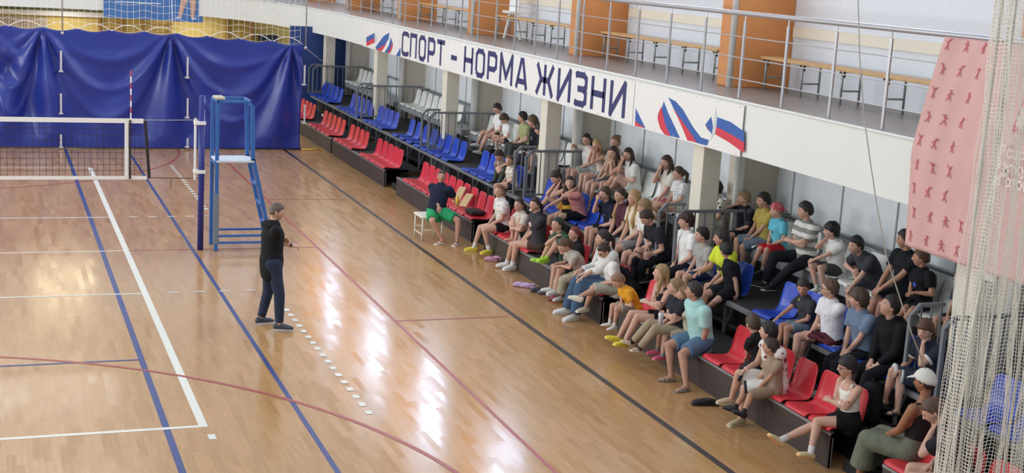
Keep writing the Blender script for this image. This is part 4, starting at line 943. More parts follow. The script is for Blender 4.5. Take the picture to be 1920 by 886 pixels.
# front row, far to near
cR0 = person('heavyset man in a navy T-shirt and green shorts sitting on a white stool', None, (828, 331), ('tee', '#20263a'), ('shorts', '#2f9b63'), ('crop', '#3f332c'), hip=(5.58, .46), lean=.05, yaw=-38, look='cam', wide=1.2, s=.93,
    fl=(857, 452), fr=(830, 450), kl=(866, 409), kr=(809, 408), ar=('lap', (824, 390)), er=(803, 380), al=('lap', (858, 377)), skin='#b98a74', shoes=('sandal', '#e4e0d6', '#ded8cc'), cat='man', footz=0, extra=(chest_mark('#d9dee6', .03, .03),))
person('girl in a white patterned T-shirt and black shorts with yellow shoes on the front row', 0, (936, 358), ('tee', '#e4dfd8', dict(kind='blotch', col2='#9398a6', vscale=13)), ('short_shorts', '#201f23'), ('tied', '#8a6045'), female=True, look='man', fl=(917, 468), fr=(889, 463), kl=(918, 418), kr=(907, 416), shoes=('clog', '#d9c63a', '#e8dc6a'), socks=('#d9d4cc', .25), group=GF, al='lap', ar='lap', dx=-.04)
person('girl hugging her raised knees on a red seat beside the girl in the patterned T-shirt', 0, (973, 384), ('tee', '#c9c2b8'), ('short_shorts', '#2a2a30'), ('tied', BRN), female=True, fl='up', fr='up', footz=.5, kl=(976, 404), kr=(953, 400), al='hug', ar='hug', group=GF, shoes=('bare', ''), lean=.2)
person('girl in a charcoal printed T-shirt with bare legs and white trainers on the front row', 0, (1003, 384), ('tee', '#3d3c40'), ('short_shorts', '#54403c'), ('tied', DBR), female=True, fl=(961, 497), fr=(951, 492), kl=(967, 452), kr=(953, 450), group=GF, shoes=('sneaker', '#deddd8'), socks=('#e3e0dc', .2), extra=(chest_mark('#d9b3b3', .06, .045),), lean=.1)
person('girl with a dark green head scarf hugging her knees, in neon green shoes', 0, (1045, 421), ('tee', '#3f5a48'), ('short_shorts', '#2f3a34'), ('tied', '#243028'), female=True, fl=(1024, 484), fr=(1016, 486), footz=.3, kl=(1034, 437), kr=(1027, 434), al='forearm', ar='forearm', group=GF, shoes=('sneaker', '#a6dc3c', '#c4ec6c'), socks=('#a6dc3c', .15), lean=.3)
person('red-haired girl in a black top behind the girl in the beige T-shirt', 0, (1077, 438), ('tee', '#262428'), ('shorts', '#2c2b30'), ('tied', '#6e2f2a'), female=True, group=GF, lean=.1, al='lap', ar='lap')
person('girl in a beige T-shirt and long pale skirt bent forward looking down', 0, (1058, 460), ('tee', '#b8b2a6'), ('skirt', '#b3ab97', dict(kind='blotch', col2='#8c7a62', vscale=18)), ('tied', LBR), female=True, look='down', lean=.62, fl=(1052, 556), fr=(1042, 548), al=('lap', (1052, 498)), ar=('lap', (1042, 494)), group=GF, smin=.7)
person('girl in wide blue jeans and a white long-sleeved top behind the girl in glasses', 0, (1131, 446), ('long', '#d6d5d2'), ('wide_trousers', '#48607c'), ('tied', DBR), female=True, look=(20, -5), lean=.3, fl=(1078, 590), fr=(1063, 578), kl=(1082, 528), kr=(1060, 508), al=('lap', (1096, 512)), ar=('lap', (1090, 505)), group=GF, smin=.8)
person('girl in glasses with a white T-shirt and beige shorts, legs crossed, on the front row', 0, (1133, 470), ('tee', '#e6e6e2'), ('long_shorts', '#b5b3a4'), ('bun', BRN), female=True, look='down', lean=.25, fl=(1090, 592), fr=np.array(atD((1058, 565), (5.55, 3.0, .4))), kl=(1105, 545), kr=(1108, 526), al='lap', ar=('lap', (1090, 521)), group=GF, extra=(glasses,), smin=.85, shoes=('sneaker', '#cfc9b4', '#e6e2d4'))
person('child in a yellow T-shirt looking down at their lap, white knee socks', 0, (1160, 526), ('tee', '#dfa02f'), ('shorts', '#8f8a84'), ('short', '#8a6c50'), look='down', lean=.45, dx=-.1, fl=(1146, 634), fr=(1138, 628), kl=(1146, 580), kr=(1135, 572), al='lap', ar='lap', group=GF, shoes=('sock', '#dcd9d2'), socks=('#dcd9d2', .72), extra=(watch('l', '#222222'),), smin=.66)
person('young woman with long blonde hair and a black vest, arms folded, in yellow clogs', 0, (1240, 512), ('tank', '#1f1e22'), ('short_shorts', '#1d1d22'), ('long', '#a08358'), female=True, fl=(1158, 657), fr=(1147, 648), kl=(1167, 594), kr=(1154, 582), al='cross', ar='cross', group=GF, shoes=('clog', '#dcc93c', '#e8dc6a'), lean=.1, smin=.85, dx=-.1)
person('boy in a dark T-shirt with folded arms and loose beige trousers stretched out', 0, (1267, 538), ('tee', '#2b2d33'), ('trousers', '#a6957c'), ('short', '#8b6f52'), fl=(1172, 674), fr=(1153, 663), kl=(1207, 622), kr=(1195, 608), al='cross', ar='cross', group=GF, shoes=('sandal', '#d8cfba', '#d8cfba'), socks=('#1f1f22', .1), lean=.12, dx=-.12)
person('child in a cream T-shirt with pink clogs next to the man in the mint shirt', 0, (1281, 550), ('tee', '#d9d0b8'), ('shorts', '#b8b0a0'), ('short', '#8b6a4c'), fl=(1236, 687), fr=(1228, 676), kl=(1232, 622), kr=(1222, 616), al=('lap', (1240, 614)), ar=('lap', (1236, 612)), group=GF, shoes=('clog', '#e2607c', '#ee8a9c'), socks=('#8a8a90', .12), lean=.15)
person('man in a mint green shirt and denim shorts leaning on his hand', 0, (1301, 546), ('shirt', '#a6cfcb', dict(bscale=9)), ('shorts', '#5b7690'), ('short', '#2a211e'), fl=(1287, 722), fr=(1259, 704), kl=(1273, 655), kr=(1250, 636), al=('seat', (1312, 652)), ar=('lap', (1308, 640)), group=GF, shoes=('sandal', '#7d756c', '#8d857a'), lean=.12, smin=.95, dx=-.1, wide=1.25, skin='#b98c76')
person('boy all in black with his back turned, hugging his knees on the tier edge', 0, (1411, 606), ('tee', '#1f1e21'), ('trousers', '#2a2a2e'), ('short', '#4a3a30'), yaw=62, look=(88, -6), fl=np.array(atD((1362, 668), (6.35, 1.0, .52))), fr=np.array(atD((1352, 660), (6.35, 1.1, .52))), al='hug', ar='hug', group=GF, lean=.3, shoes=BLKS, dx=.04, smin=.7, kl=(1385, 640), kr=(1372, 632))
person('boy in a white pinstriped basketball kit beside the boy in beige', 0, (1441, 622), ('sleeveless', '#dcd8d2', dict(kind='blotch', col2='#7a2f38', vscale=9)), ('long_shorts', '#dfdcd6'), ('short', BLK), extra=(short_cuff('#2a2a2e', .97),), fl=(1388, 785), fr=(1360, 765), kl=(1388, 722), kr=(1363, 706), al='lap', ar=('lap', (1400, 690)), group=GF, shoes=('sneaker', '#b9a988', '#d8ceb8'), lean=.22, dx=-.1)
person('boy in a beige T-shirt and beige shorts with black socks', 0, (1445, 650), ('tee', '#9c8775'), ('long_shorts', '#8f7a66'), ('short', '#3a2b24'), fl=(1374, 816), fr=(1357, 804), kl=(1413, 764), kr=(1393, 750), al='lap', ar=('lap', (1424, 722)), look=(45, 0), group=GF, shoes=('sneaker', '#1e1e20', '#1e1e20'), socks=('#1e1e20', .18), lean=.1, dx=-.12, skin='#b98c72')
person('girl in glasses and a white strappy top with arms and legs crossed', 0, (1589, 688), ('tank', '#e4e1d8'), ('short_shorts', '#17171a'), ('bob', '#231b1b'), female=True, fl=(1510, 868), fr=np.array(atD((1447, 830), (5.55, -2.2, .33))), kl=(1517, 795), kr=(1505, 781), al='cross', ar='cross', look=(15, -4), group=GF, extra=(glasses, watch('r', '#efe6da')), shoes=('clog', '#dcc89a', '#e6a060'), socks=('#dedad6', .22), lean=.1, smin=.85)
person('tanned woman in a white flat cap, dark vest and long olive skirt, seen from behind', None, (1734, 716), ('tank', '#2b2728'), ('skirt', '#6e7363'), ('crop', '#33241e'), female=True, yaw=68, look=(62, -6), al='lap', ar='lap', group=GF, lean=.2, hip=(6.56, .41), footz=0, skin='#9c6c50', hat=('cap', '#dcd9cf'), shoes=('bare', ''), smin=.85)
person('girl in black resting her face on her hand at the edge of the safety net', None, (1750, 770), ('tee', '#26242a'), ('short_shorts', '#2a282d'), ('tied', '#5a4236'), female=True, yaw=35, look='down', al='chin', ar='lap', group=GF, lean=.45, smin=.8, hip=(6.5, .41), footz=0)
# middle row, far to near
person('boy in olive green trousers with his head down on his arms, on a blue seat', 1, (936, 291), ('tee', '#8c7a72'), ('trousers', '#4c584a'), ('short', '#332721'), look='down', fl='up', fr='up', al='forearm', ar='forearm', group=GM, lean=.3, yaw=-20, shoes=('sneaker', '#2e3038'), smin=.75)
person('girl in a white patterned T-shirt sitting behind the grey guard rail', 1, (955, 301), ('tee', '#d9d2c4', dict(kind='blotch', col2='#7d6a5c', vscale=13)), ('short_shorts', '#3a3a42'), ('tied', '#6a4a38'), female=True, group=GM, kr=(921, 352), al='lap', ar='lap', lean=.12)
person('girl with a dark bun holding her head in her hands, yellow shorts', 1, (1043, 332), ('tank', '#2b272b'), ('short_shorts', '#d3a545'), ('bun', DBR), female=True, look='down', al='cheek', ar='cheek', kl=(1005, 360), kr=(997, 353), fr=(990, 386), group=GM, lean=.45, extra=(long_strand(DBR, 1), long_strand(DBR, -1)), smin=.8)
person('girl in a pink T-shirt and black shorts with her cheek on her hand', 1, (1068, 343), ('tee', '#c27f7a'), ('shorts', '#1c1b1f'), ('long', BRN), female=True, look='cam', kl=(1044, 382), kr=(1036, 378), al='cheek', ar=('lap', (1028, 386)), group=GM, lean=.3, smin=.85)
person('child in a navy T-shirt and black shorts with a hand at the mouth', 1, (1134, 364), ('tee', '#1f2433'), ('shorts', '#1f1f24'), ('short', '#4a3728'), al='lap', ar='mouth', kl=(1104, 414), kr=(1094, 412), group=GM, lean=.25, extra=(chest_mark('#cdd0d6', .012, .014, .1, .05),))
person('girl in a maroon T-shirt with a long fair strand of hair', 1, (1163, 366), ('tee', '#54303a'), ('shorts', '#2a2a30'), ('tied', BRN), female=True, group=GM, lean=.15, extra=(long_strand('#b08d5c', -1),))
person('girl with very long blonde hair and a cream top on the middle row', 1, (1189, 371), ('tee', '#d6cdb8'), ('shorts', '#8d8a88'), ('long', '#a98a5f'), female=True, group=GM, lean=.15, extra=(long_strand('#b3925f', 1), long_strand('#b3925f', -1)))
person('child in a white T-shirt with light brown hair next to the very long-haired girl', 1, (1208, 389), ('tee', '#e2e0da'), ('shorts', '#26262c'), ('bob', '#8f7556'), female=True, group=GM, lean=.3, al='lap', ar='lap')
person('child in a black and white top bent over a phone on the middle row', 1, (1213, 408), ('tee', '#2b2b30'), ('trousers', '#191a22'), ('short', BRN), look='down', group=GM, lean=.5, al='lap', ar='lap', extra=(lambda c: [('phone', MB().bar((c['WR']['l']+c['WR']['r'])/2+c['F']*.1, (c['WR']['l']+c['WR']['r'])/2+c['F']*.22+UP*.04, .07, .01, c['L']), blackm)],))
person('girl in a black T-shirt and denim shorts sitting just before the near guard rail', 1, (1233, 403), ('tee', '#26272c'), ('short_shorts', '#7d8c96'), ('tied', '#6d4b3d'), female=True, group=GM, kl=(1213, 473), kr=(1199, 470), fl=(1212, 520), fr=(1203, 512), shoes=BKS, socks=('#1f1f22', .2), lean=.1, al=('seat', (1230, 480)), ar='lap')
person('boy with curly brown hair and a white T-shirt right behind the guard rail', 1, (1286, 415), ('tee', '#e8e8e4'), ('long_shorts', '#1d1e24'), ('curly', '#3a2723'), group=GM, lean=.08, al=('lap', (1272, 496)), ar=('lap', (1263, 494)), smin=.85)
person('black-haired boy in a grey T-shirt next to the curly-haired boy', 1, (1316, 441), ('tee', '#a3a29c'), ('shorts', '#2b3550'), ('short', BLK), group=GM, lean=.12, al='lap', ar='lap')
person('boy in a neon yellow T-shirt on the middle row', 1, (1353, 446), ('tee', '#d0dc3c'), ('shorts', '#23252c'), ('short', '#2c2522'), group=GM, lean=.2, look=(35, -5), ar=('lap', (1312, 510)), al='lap', skin='#c0917c', extra=(chest_mark('#3a4224', .07, .05, .04),))
person('boy in a black T-shirt with a white tick mark leaning on one hand', 1, (1361, 469), ('tee', '#1b1c22'), ('shorts', '#1b1b1f'), ('short', BLK), group=GM, lean=.2, wide=1.2, yaw=25, look=(85, -8), al=('seat', (1386, 566)), ar=('lap', (1325, 540)), kl=(1346, 562), extra=(lambda c: [('shirt_print', MB().sweep([c['mid']+c['u2']*(.1+dz)*c['s']+c['F']*.128*c['s']+c['L']*dl*c['s'] for dl, dz in ((.06,.02),(.045,0),(.02,.01),(-.03,.04))], [.006,.012,.009,.003], n=6), mat('print_white', '#d5e4f2', .6))],))
person('boy in a dark grey T-shirt with a neon stripe at the shoulder', 1, (1506, 539), ('tee', '#3a3b42'), ('shorts', '#6d7d88'), ('short', '#2f2723'), group=GM, lean=.18, look=(-45, -14), al='lap', ar=('lap', (1452, 600)), kl=(1475, 616), skin='#b98a74', extra=(lambda c: [('shirt_stripe', MB().sweep([c['N']-c['L']*.1*c['s']-c['u2']*.02+c['F']*.07*c['s'], c['mid']+c['u2']*.1*c['s']-c['L']*.11*c['s']+c['F']*.1*c['s'], c['mid']-c['L']*.11*c['s']+c['F']*.112*c['s']], .014, n=6), cloth('#c9d84a'))],))
person('boy in glasses and a white T-shirt with a small chest badge, bare knees', 1, (1556, 541), ('tee', '#dfdde2'), ('short_shorts', '#3c2329'), ('short', '#5b4436'), group=GM, lean=.1, kl=(1507, 613), kr=(1495, 625), al='lap', ar='lap', fl=(1500, 678), extra=(glasses, chest_mark('#2a2a30', .01, .012, .1, .05)), dx=-.12)
person('boy in a slate blue T-shirt with wavy brown hair', 1, (1610, 561), ('tee', '#6d7f95'), ('trousers', '#1c1d23'), ('mop', '#4a372c'), group=GM, lean=.18, al='lap', ar='lap', dx=-.05, kl=(1545, 650))
person('boy in a black hooded top with his face tilted up', 1, (1669, 574), ('hoodie', '#17171b'), ('trousers', '#191a1f'), ('short', '#221b1b'), group=GM, lean=.15, look=(20, 22), al='lap', ar='lap', dx=-.03)
person('child in a dark T-shirt with white cuffs sitting behind the nearest guard rail', 1, (1735, 619), ('tee', '#2f3340'), ('long_shorts', '#39404f'), ('bob', '#54382a'), group=GM, lean=.08, yaw=-5, look=(-25, -8), kl=(1672, 708), kr=(1640, 700), fl=(1668, 793), fr=(1640, 775), ar=('lap', (1686, 692)), al='chin', extra=(sleeve_cuff('#dcdcd8'), short_cuff('#cfd0d0', .97)), shoes=('sandal', '#26242a', '#26242a'), smin=.85)
# back row, far to near
person('boy in a white T-shirt and black shorts slouching on the back row', 2, (933, 204), ('tee', '#e2e2e0'), ('short_shorts', '#2a2628'), ('short', '#2a211d'), group=GB, lean=-.02, side=-.1, kl=(897, 264), kr=(878, 259), fl=(893, 298), fr=(884, 288), al='lap', ar='lap', look=(-20, -20), shoes=SNK, smin=.85)
person('boy in a white T-shirt and white socks looking down at his lap', 2, (946, 223), ('tee', '#e4e4e2'), ('short_shorts', '#2d2d33'), ('mop', '#4b3829'), group=GB, lean=.2, look='down', kl=(937, 252), kr=(922, 250), fl=(932, 284), fr=(918, 280), shoes=BKS, socks=('#e2e0dc', .35), al='lap', ar='lap')
person('boy in a pale green T-shirt on the back row', 2, (980, 220), ('tee', '#a3a878'), ('trousers', '#4c504c'), ('short', BLK), group=GB, lean=.15, al='lap', ar='lap', look=(35, -4))
person('boy in a black hooded top with a white sleeve print', 2, (999, 228), ('hoodie', '#1f2126'), ('trousers', '#2e3138'), ('mop', '#5c452f'), group=GB, lean=.3, al='lap', ar='lap', look=(30, -10), extra=(chest_mark('#c9ccd0', .045, .05, .1, -.06),))
person('dark-haired boy in a navy top just left of the third visible column', 2, (1012, 243), ('tee', '#23262d'), ('shorts', '#c9c6c0'), ('mop', '#2a211d'), group=GB, lean=.3, al='lap', ar='lap', look=(30, -10))
person('girl in a white top stretching one arm along the guard rail', 2, (1100, 262), ('tee', '#dcd9d4'), ('shorts', '#9fa6a6'), ('tied', DBR), female=True, group=GB, lean=.1, kl=(1070, 302), kr=(1052, 299), ar=np.array(atD((1073, 277), (7.8, 8.9, 1.95))), al='lap', er=(1085, 268))
person('girl with long blonde hair and both hands at her mouth', 2, (1119, 273), ('tank', '#cdbfae'), ('short_shorts', '#9a9a9c'), ('long', '#b29468'), female=True, group=GB, lean=.2, al='mouth', ar='mouth', kl=(1106, 318), kr=(1094, 318))
person('girl with pinned-up fair hair half hidden behind two long-haired girls', 2, (1154, 266), ('tee', '#a89a8c'), ('shorts', '#55565c'), ('bun', '#7d6347'), female=True, group=GB, lean=-.05, al='lap', ar='lap', smin=.85)
person('girl with brown hair and a pale pink vest leaning on both elbows', 2, (1150, 287), ('tank', '#c9aaa2'), ('short_shorts', '#5a5058'), ('long', '#3f2b24'), female=True, group=GB, lean=.42, al='chin', ar='chin', kl=(1122, 325), kr=(1112, 326))
person('girl with long dark hair in an oversized white T-shirt, hand over her mouth', 2, (1178, 290), ('tee', '#dcdad4'), ('short_shorts', '#cfcdc6'), ('long', '#35261f'), female=True, group=GB, lean=.2, wide=1.1, al='lap', ar='mouth', kl=(1146, 328), kr=(1138, 327), fl=(1120, 366), fr=(1113, 363), shoes=('sneaker', '#8d9a92'), smin=.85)
person('girl in a cream top and pink shorts with a hand on her face', 2, (1250, 305), ('tee', '#d6d0c4'), ('short_shorts', '#b06a72'), ('long', '#4a352a'), female=True, group=GB, lean=.08, al='lap', ar='mouth', kl=(1212, 362), kr=(1208, 358))
person('small girl in a white speckled T-shirt next to the column', 2, (1273, 325), ('tee', '#dedcd8', dict(kind='blotch', col2='#8d96a6', vscale=20)), ('short_shorts', '#c9c4bc'), ('tied', '#4a352a'), female=True, group=GB, lean=.05, al='lap', ar='lap', look=(20, -8))
person('child mostly hidden behind the column, black and white patterned clothes', 2, (1341, 353), ('tee', '#cfcac4', dict(kind='blotch', col2='#1e1e22', vscale=10)), ('shorts', '#c2beb8', dict(kind='blotch', col2='#1e1e22', vscale=10)), ('curly', '#231b1b'), group=GB, lean=.1, al='lap', ar='lap', dx=-.12)
person('fair-haired boy in a navy T-shirt and open dark shirt with a fist at his mouth', 2, (1395, 372), ('tee', '#1d2030'), ('shorts', '#1b1b20'), ('short', '#8c7153'), group=GB, lean=.1, look=(15, -3), ar='mouth', al='lap', er=(1360, 388), kr=(1368, 440), extra=(open_shirt('#47474f'), chest_mark('#a9b3c4', .02, .02, .1)))
person('boy in an ochre yellow T-shirt and denim shorts with clasped hands', 2, (1432, 376), ('tee', '#b09c50'), ('long_shorts', '#6b7886'), ('short', BLK), group=GB, lean=.08, kl=(1390, 462), kr=(1375, 453), al=('lap', (1408, 446)), ar=('lap', (1402, 443)), skin='#c0937c', fl=(1392, 505))
person('boy in a red and white cap, sky blue T-shirt and red shorts', 2, (1457, 395), ('tee', '#62b4c8'), ('long_shorts', '#b3202e'), ('short', '#8a6c52'), group=GB, lean=.1, hat=('back', '#b83a48', '#e0c8c8'), kl=(1446, 458), kr=(1424, 470), fl=(1430, 532), al='lap', ar='lap', extra=(chest_mark('#5a5a4a', .05, .06, .08),), look=(25, -8), shoes=('sneaker', '#26262b', '#26262b'), socks=('#8a8c90', .15))
person('boy in a grey and white striped T-shirt and long black trousers with folded arms', 2, (1510, 395), ('tee', '#d6d4ce', dict(kind='stripe', col2='#84877f', vscale=2.6)), ('trousers', '#202228'), ('short', '#2a2322'), group=GB, lean=.08, al='cross', ar='cross', fl=(1440, 551), fr=(1426, 546), kl=(1478, 508), shoes=BKS, smin=.85, dx=-.12)
person('black-haired boy in a white T-shirt with one hand at his ear and bare knees', 2, (1559, 433), ('tee', '#dcdad6'), ('shorts', '#4b4a48'), ('mop', BLK), group=GB, lean=.2, kl=(1537, 499), kr=(1519, 494), al='forearm', ar='cheek', fl=(1545, 545), fr=(1532, 540), socks=('#b9bbb6', .15))
person('boy in a dark grey T-shirt bent forward with his arm round his raised knee', 2, (1605, 460), ('tee', '#3f4046'), ('shorts', '#3a3a40'), ('short', '#262020'), group=GB, lean=.45, kl=(1592, 540), kr=(1598, 486), fr='up', al='hug', ar='forearm', look='fwd', smin=.85)
person('boy in a black polo shirt with a cream collar and clasped hands', 2, (1698, 449), ('polo', '#202026'), ('shorts', '#25252a'), ('short', '#3a2d26'), group=GB, lean=.08, kl=(1655, 566), kr=(1645, 560), al=('lap', (1652, 541)), ar=('lap', (1646, 539)), extra=(collar('#d8c9b4'),), smin=.85, skin='#b98c76')
person('boy in a black T-shirt with a blue chest print looking up from his phone', 2, (1727, 483), ('tee', '#1b1b20'), ('shorts', '#1d1d22'), ('short', '#5c4130'), group=GB, lean=.08, kl=(1722, 573), kr=(1710, 570), al=('lap', (1716, 548)), ar=('lap', (1707, 546)), extra=(chest_mark('#3a55c0', .045, .05, .06), lambda c: [('phone', MB().bar(c['WR']['r']+c['F']*.08, c['WR']['r']+c['F']*.2+UP*.05, .07, .01, c['L']), blackm)]), skin='#c09078')
person('child in dark shorts on the back row almost entirely hidden by the safety net', 2, (1806, 520), ('tee', '#45464c'), ('shorts', '#26262b'), ('short', BRN), group=GB, lean=.1, kl=(1775, 600), al='lap', ar='lap')

# ---------------------------------------------------------------- build the figures
bpy.context.view_layer.update(); DG = bpy.context.evaluated_depsgraph_get()
for p in PEOPLE:
    t = thing('person', p['label'], p['cat'] if p['cat'] != 'man' else 'person', p['base'], p['group']); base = p['base']
    body = None
    for nm, o, m in p['rem']:
        me = bpy.data.meshes.new_from_object(o.evaluated_get(DG))
        co = np.empty(len(me.vertices)*3); me.vertices.foreach_get('co', co); co = co.reshape(-1, 3)
        if nm == 'body':
            mb = MB(); mb.v = [tuple(c) for c in co]; mb.f = [tuple(f.vertices) for f in me.polygons]
            mb.add(p['hd'].v, p['hd'].f); mb.add(p['hands'].v, p['hands'].f); body = part(t, 'body', mb, m, True); bpy.data.meshes.remove(me)
        else:
            me.vertices.foreach_set('co', (co-base).ravel()); me.update(); me.name = nm; link(nm, me, t, m)
        old = o.data; bpy.data.objects.remove(o); bpy.data.meshes.remove(old)
    last = None
    for nm, mb, m in p['raw']:
        par = body if nm in ('eye', 'mouth', 'eyebrow') else last if nm in ('sole', 'strap') and last is not None else t
        if nm == 'cap_brim': par = last
        o = part(par, nm, mb, m, True)
        if nm in ('shoe', 'sole', 'cap_crown') and par is t: last = o

# ---------------------------------------------------------------- small things
def bench_at(c, label):
    t = thing('stool', label, 'stool', c); wm = mat('stool_cream', '#e2dccd', .5)
    part(t, 'seat', MB().box((c[0]-.22,c[1]-.27,.42),(c[0]+.22,c[1]+.27,.46)), wm, bevel=.012)
    for sx in (-.19, .19):
        for sy in (-.23, .23): part(t, 'leg', MB().tube([(c[0]+sx,c[1]+sy,0),(c[0]+sx,c[1]+sy,.43)], .017, 10), wm, True)
    for sy in (-.23, .23): part(t, 'stretcher', MB().tube([(c[0]-.19,c[1]+sy,.2),(c[0]+.19,c[1]+sy,.2)], .012, 8), wm, True)
    part(t, 'stretcher', MB().tube([(c[0]-.19,c[1]-.23,.12),(c[0]-.19,c[1]+.23,.12)], .012, 8), wm, True)
h0 = cR0['Hp']; bench_at(V(h0[0]-.1, h0[1]+.14, 0), 'white metal-legged stool under the man in green shorts')
def slipper(q, ang, col, kind, label, z=0.002, grp=None, k=1.):
    c = atZ(q, z); d = V(math.cos(ang), math.sin(ang), 0); sd = V(-d[1], d[0], 0); t = thing('slipper' if kind != 'shoe' else 'shoe', label, 'shoe', c, grp)
    part(t, 'sole', MB().sweep([c-d*.11*k+UP*.018, c+UP*.018, c+d*.12*k+UP*.018], [.036*k,.04*k,.046*k], [.016]*3, side=sd, n=14), mat('sole_'+col.strip('#'), col, .6), True)
    if kind == 'slide': part(t, 'strap', MB().sweep([c+d*.045*k+sd*x*.046*k+UP*(.03+.045*(1-x*x)) for x in (-1,-.6,0,.6,1)], [.045*k]*5, [.008]*5, side=d, n=8), mat('strap_'+col.strip('#'), col, .6), True)
    else:
        part(t, 'upper', MB().sweep([c-d*.0*k+UP*.045, c+d*.06*k+UP*.045, c+d*.11*k+UP*.036], [.042*k,.046*k,.042*k], [.04*k,.034*k,.022*k], side=sd, n=14), mat('upper_'+col.strip('#'), col, .6), True)
        part(t, 'heel_strap', MB().sweep([c+d*.0+sd*.042*k+UP*.05, c-d*.09*k+sd*.03*k+UP*.06, c-d*.115*k+UP*.062, c-d*.09*k-sd*.03*k+UP*.06, c-sd*.042*k+UP*.05], [.008]*5, [.014]*5, n=8), mat('upper_'+col.strip('#'), col, .6), True)
slipper((921,489), 2.4, '#c08aa0', 'clog', 'left of the two pink clogs standing alone below the girl with raised knees'); slipper((934,488), 2.2, '#c995aa', 'clog', 'right of the two pink clogs standing alone below the girl with raised knees')
slipper((977,537), 2.6, '#c3a3cc', 'clog', 'lilac clog farther from the seats in the lilac pair on the court'); slipper((990,539), 2.5, '#c9abd2', 'clog', 'lilac clog nearer the seats in the lilac pair on the court')
slipper((1010,547), 2.9, '#3f4148', 'clog', 'small dark slipper between the lilac clogs and the grey slipper'); slipper((1023,551), 2.9, '#6b6b78', 'clog', 'grey slipper on the court beside the lilac clogs')
slipper((1043,563), 2.7, '#a04c5c', 'slide', 'dark red slide near the foot of the girl in glasses')
slipper((1316,759), 2.9, '#201d20', 'clog', 'left black shoe of the pair lying on the court below the mint shirt'); slipper((1329,758), 2.6, '#201d20', 'clog', 'right black shoe of the pair lying on the court below the mint shirt')
def on_deck(q, x): return atX(q, x)
c = V(6.4, 9.62, .45); t = thing('case', 'black zipped case lying on a red seat behind the man in green shorts', 'case', c)
part(t, 'body', MB().box(c+V(-.15,-.2,.012), c+V(.14,.18,.08)), blackm, bevel=.025); part(t, 'zip', MB().box(c+V(-.153,-.19,.045), c+V(-.148,.17,.055)), dgrey); part(t, 'handle', MB().tube([c+V(-.15,-.08,.05), c+V(-.19,-.06,.05), c+V(-.19,.04,.05), c+V(-.15,.06,.05)], .008, 8), blackm, True)
for k, (y, lb_, zt) in enumerate(((10.72, 'upper', .3), (10.28, 'lower', .24))):
    single('cardboard_sheet', MB().bar((6.36,y-.02,.475),(6.52,y+.02,.475+zt), .34, .012, (0,1,0)), mat('cardboard', '#bfa377', .8, var=.08), 'tan cardboard sheet on a red seat, %s of two beside the black case' % ('farther' if k == 0 else 'nearer'), 'cardboard')
w = cR0['WR']['l']; t = thing('bottle', 'yellow bottle with a white cap held by the man in green shorts', 'bottle', w+V(-.02,-.06,-.05)); b0 = w+V(-.03,-.07,-.08)
part(t, 'body', MB().sweep([b0, b0+V(0,0,.17), b0+V(0,0,.2)], [.033,.033,.016], n=14, cap='flat'), mat('bottle_yellow', '#dcb84a', .4), True); part(t, 'cap', MB().tube([b0+V(0,0,.2), b0+V(0,0,.225)], .017, 12), wp, True)
c = atD((1239, 597), (5.75, .75, .6)); t = thing('drink_can', 'silver drink can held by the child in the cream T-shirt', 'can', c-V(0,0,.08))
part(t, 'body', MB().sweep([c-V(0,0,.08), c-V(0,0,.07), c+V(0,0,.06), c+V(0,0,.075)], [.027,.033,.033,.027], n=16, cap='flat'), mat('can_silver', '#c9ced4', .3, .6), True); part(t, 'rim', MB().tube([c+V(0,0,.075), c+V(0,0,.079)], .028, 16), steel, True)
c = atX((1180, 478), 6.68); c[2] = .41+.44; t = thing('jacket', 'large black jacket heaped in front of the child with the phone', 'jacket', (c[0], c[1], .42))
jm = MB()
jr = random.Random(5)
for k in range(16):
    a_ = jr.uniform(0, 6.3); q_ = jr.uniform(0, 1); r = jr.uniform(.07, .12); jm.ell((c[0]-.02+.1*math.cos(a_)*(1-q_*.5), c[1]+.26*math.sin(a_)*(1-q_*.6), .49+.3*q_), r, r*jr.uniform(.9, 1.6), r*jr.uniform(.7, 1.), nu=14, nv=10)
jm.box((c[0]-.1,c[1]-.2,.412), (c[0]+.1,c[1]+.2,.6))
j = part(t, 'fabric', jm, cloth('#1a1b20'), True); r = j.modifiers.new('r', 'REMESH'); r.mode = 'VOXEL'; r.voxel_size = .02; j.modifiers.new('s', 'SMOOTH').iterations = 6
b = atX((1540, 635), 6.75); t = thing('bag', 'dark red bag on the knees of the boy in the slate blue T-shirt', 'bag', b)
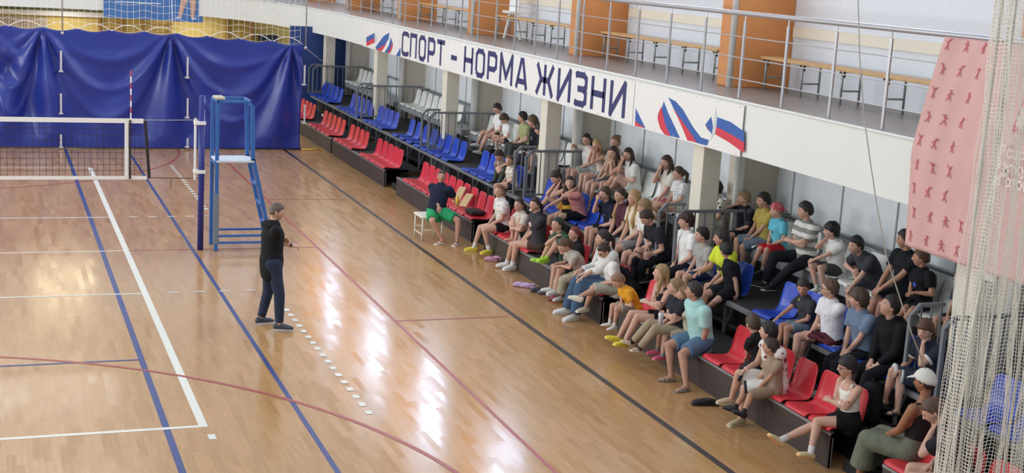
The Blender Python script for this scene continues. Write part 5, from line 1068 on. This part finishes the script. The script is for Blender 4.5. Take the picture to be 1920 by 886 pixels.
part(t, 'body', MB().sweep([b+V(-.02,.16,0), b+V(0,0,.03), b+V(.02,-.16,0)], [.07,.09,.07], [.035,.05,.035], n=14), cloth('#5c2a34'), True); part(t, 'strap', MB().tube([b+V(-.06,.12,.05), b+V(-.12,0,.1), b+V(-.06,-.12,.05)], .01, 8), cloth('#3c1c24'), True)
b = V(6.62, -2.35, .42); b = atX((1632, 755), 6.78); t = thing('backpack', 'black backpack standing behind the girl in the white strappy top', 'backpack', (b[0], b[1], .4))
part(t, 'body', MB().sweep([V(b[0],b[1],.5), V(b[0],b[1],.66), V(b[0],b[1],.8)], [.16,.17,.13], [.1,.11,.08], side=(0,1,0), n=16), cloth('#1b1c20'), True); part(t, 'pocket', MB().ell((b[0]-.1,b[1],.56), .05, .12, .1), cloth('#222328'), True); part(t, 'loop', MB().tube([V(b[0],b[1]-.04,.86), V(b[0],b[1],.92), V(b[0],b[1]+.04,.86)], .009, 8), cloth('#222328'), True)

# ================================================================ light
wd = bpy.data.worlds.new('hall_daylight'); SC.world = wd; wd.use_nodes = True
bg = wd.node_tree.nodes['Background']; bg.inputs[0].default_value = (.86, .93, 1., 1); bg.inputs[1].default_value = .78
def area(name, loc, rot, sx, sy, e, col=(1, 1, 1)):
    l = bpy.data.lights.new(name, 'AREA'); l.shape = 'RECTANGLE'; l.size = sx; l.size_y = sy; l.energy = e; l.color = col
    o = bpy.data.objects.new(name, l); COL.objects.link(o); o.location = loc; o.rotation_euler = rot; return o
for k in range(3): area('window_light', (-12.5, 2+k*11, 5.2), (math.radians(90), 0, math.radians(-90)), 8., 3.6, 1050, (.95, .97, 1))
for k in range(4): area('ceiling_lamp', (-1, 1+k*9.5, 9.0), (0, 0, 0), 5, 1.2, 130, (1, .96, .9))
for k in range(3): area('under_balcony_fill', (-4+k*4.5, 37.8, 2.68), (0, 0, 0), 1.2,   .3, 45, (1, .97, .92))  # added unseen fill lights that brighten the yellow wall beneath the far balcony
vs = SC.view_settings; vs.view_transform = 'Standard'; vs.look = 'None'; vs.gamma = 1; vs.use_curve_mapping = False; vs.exposure = -.17
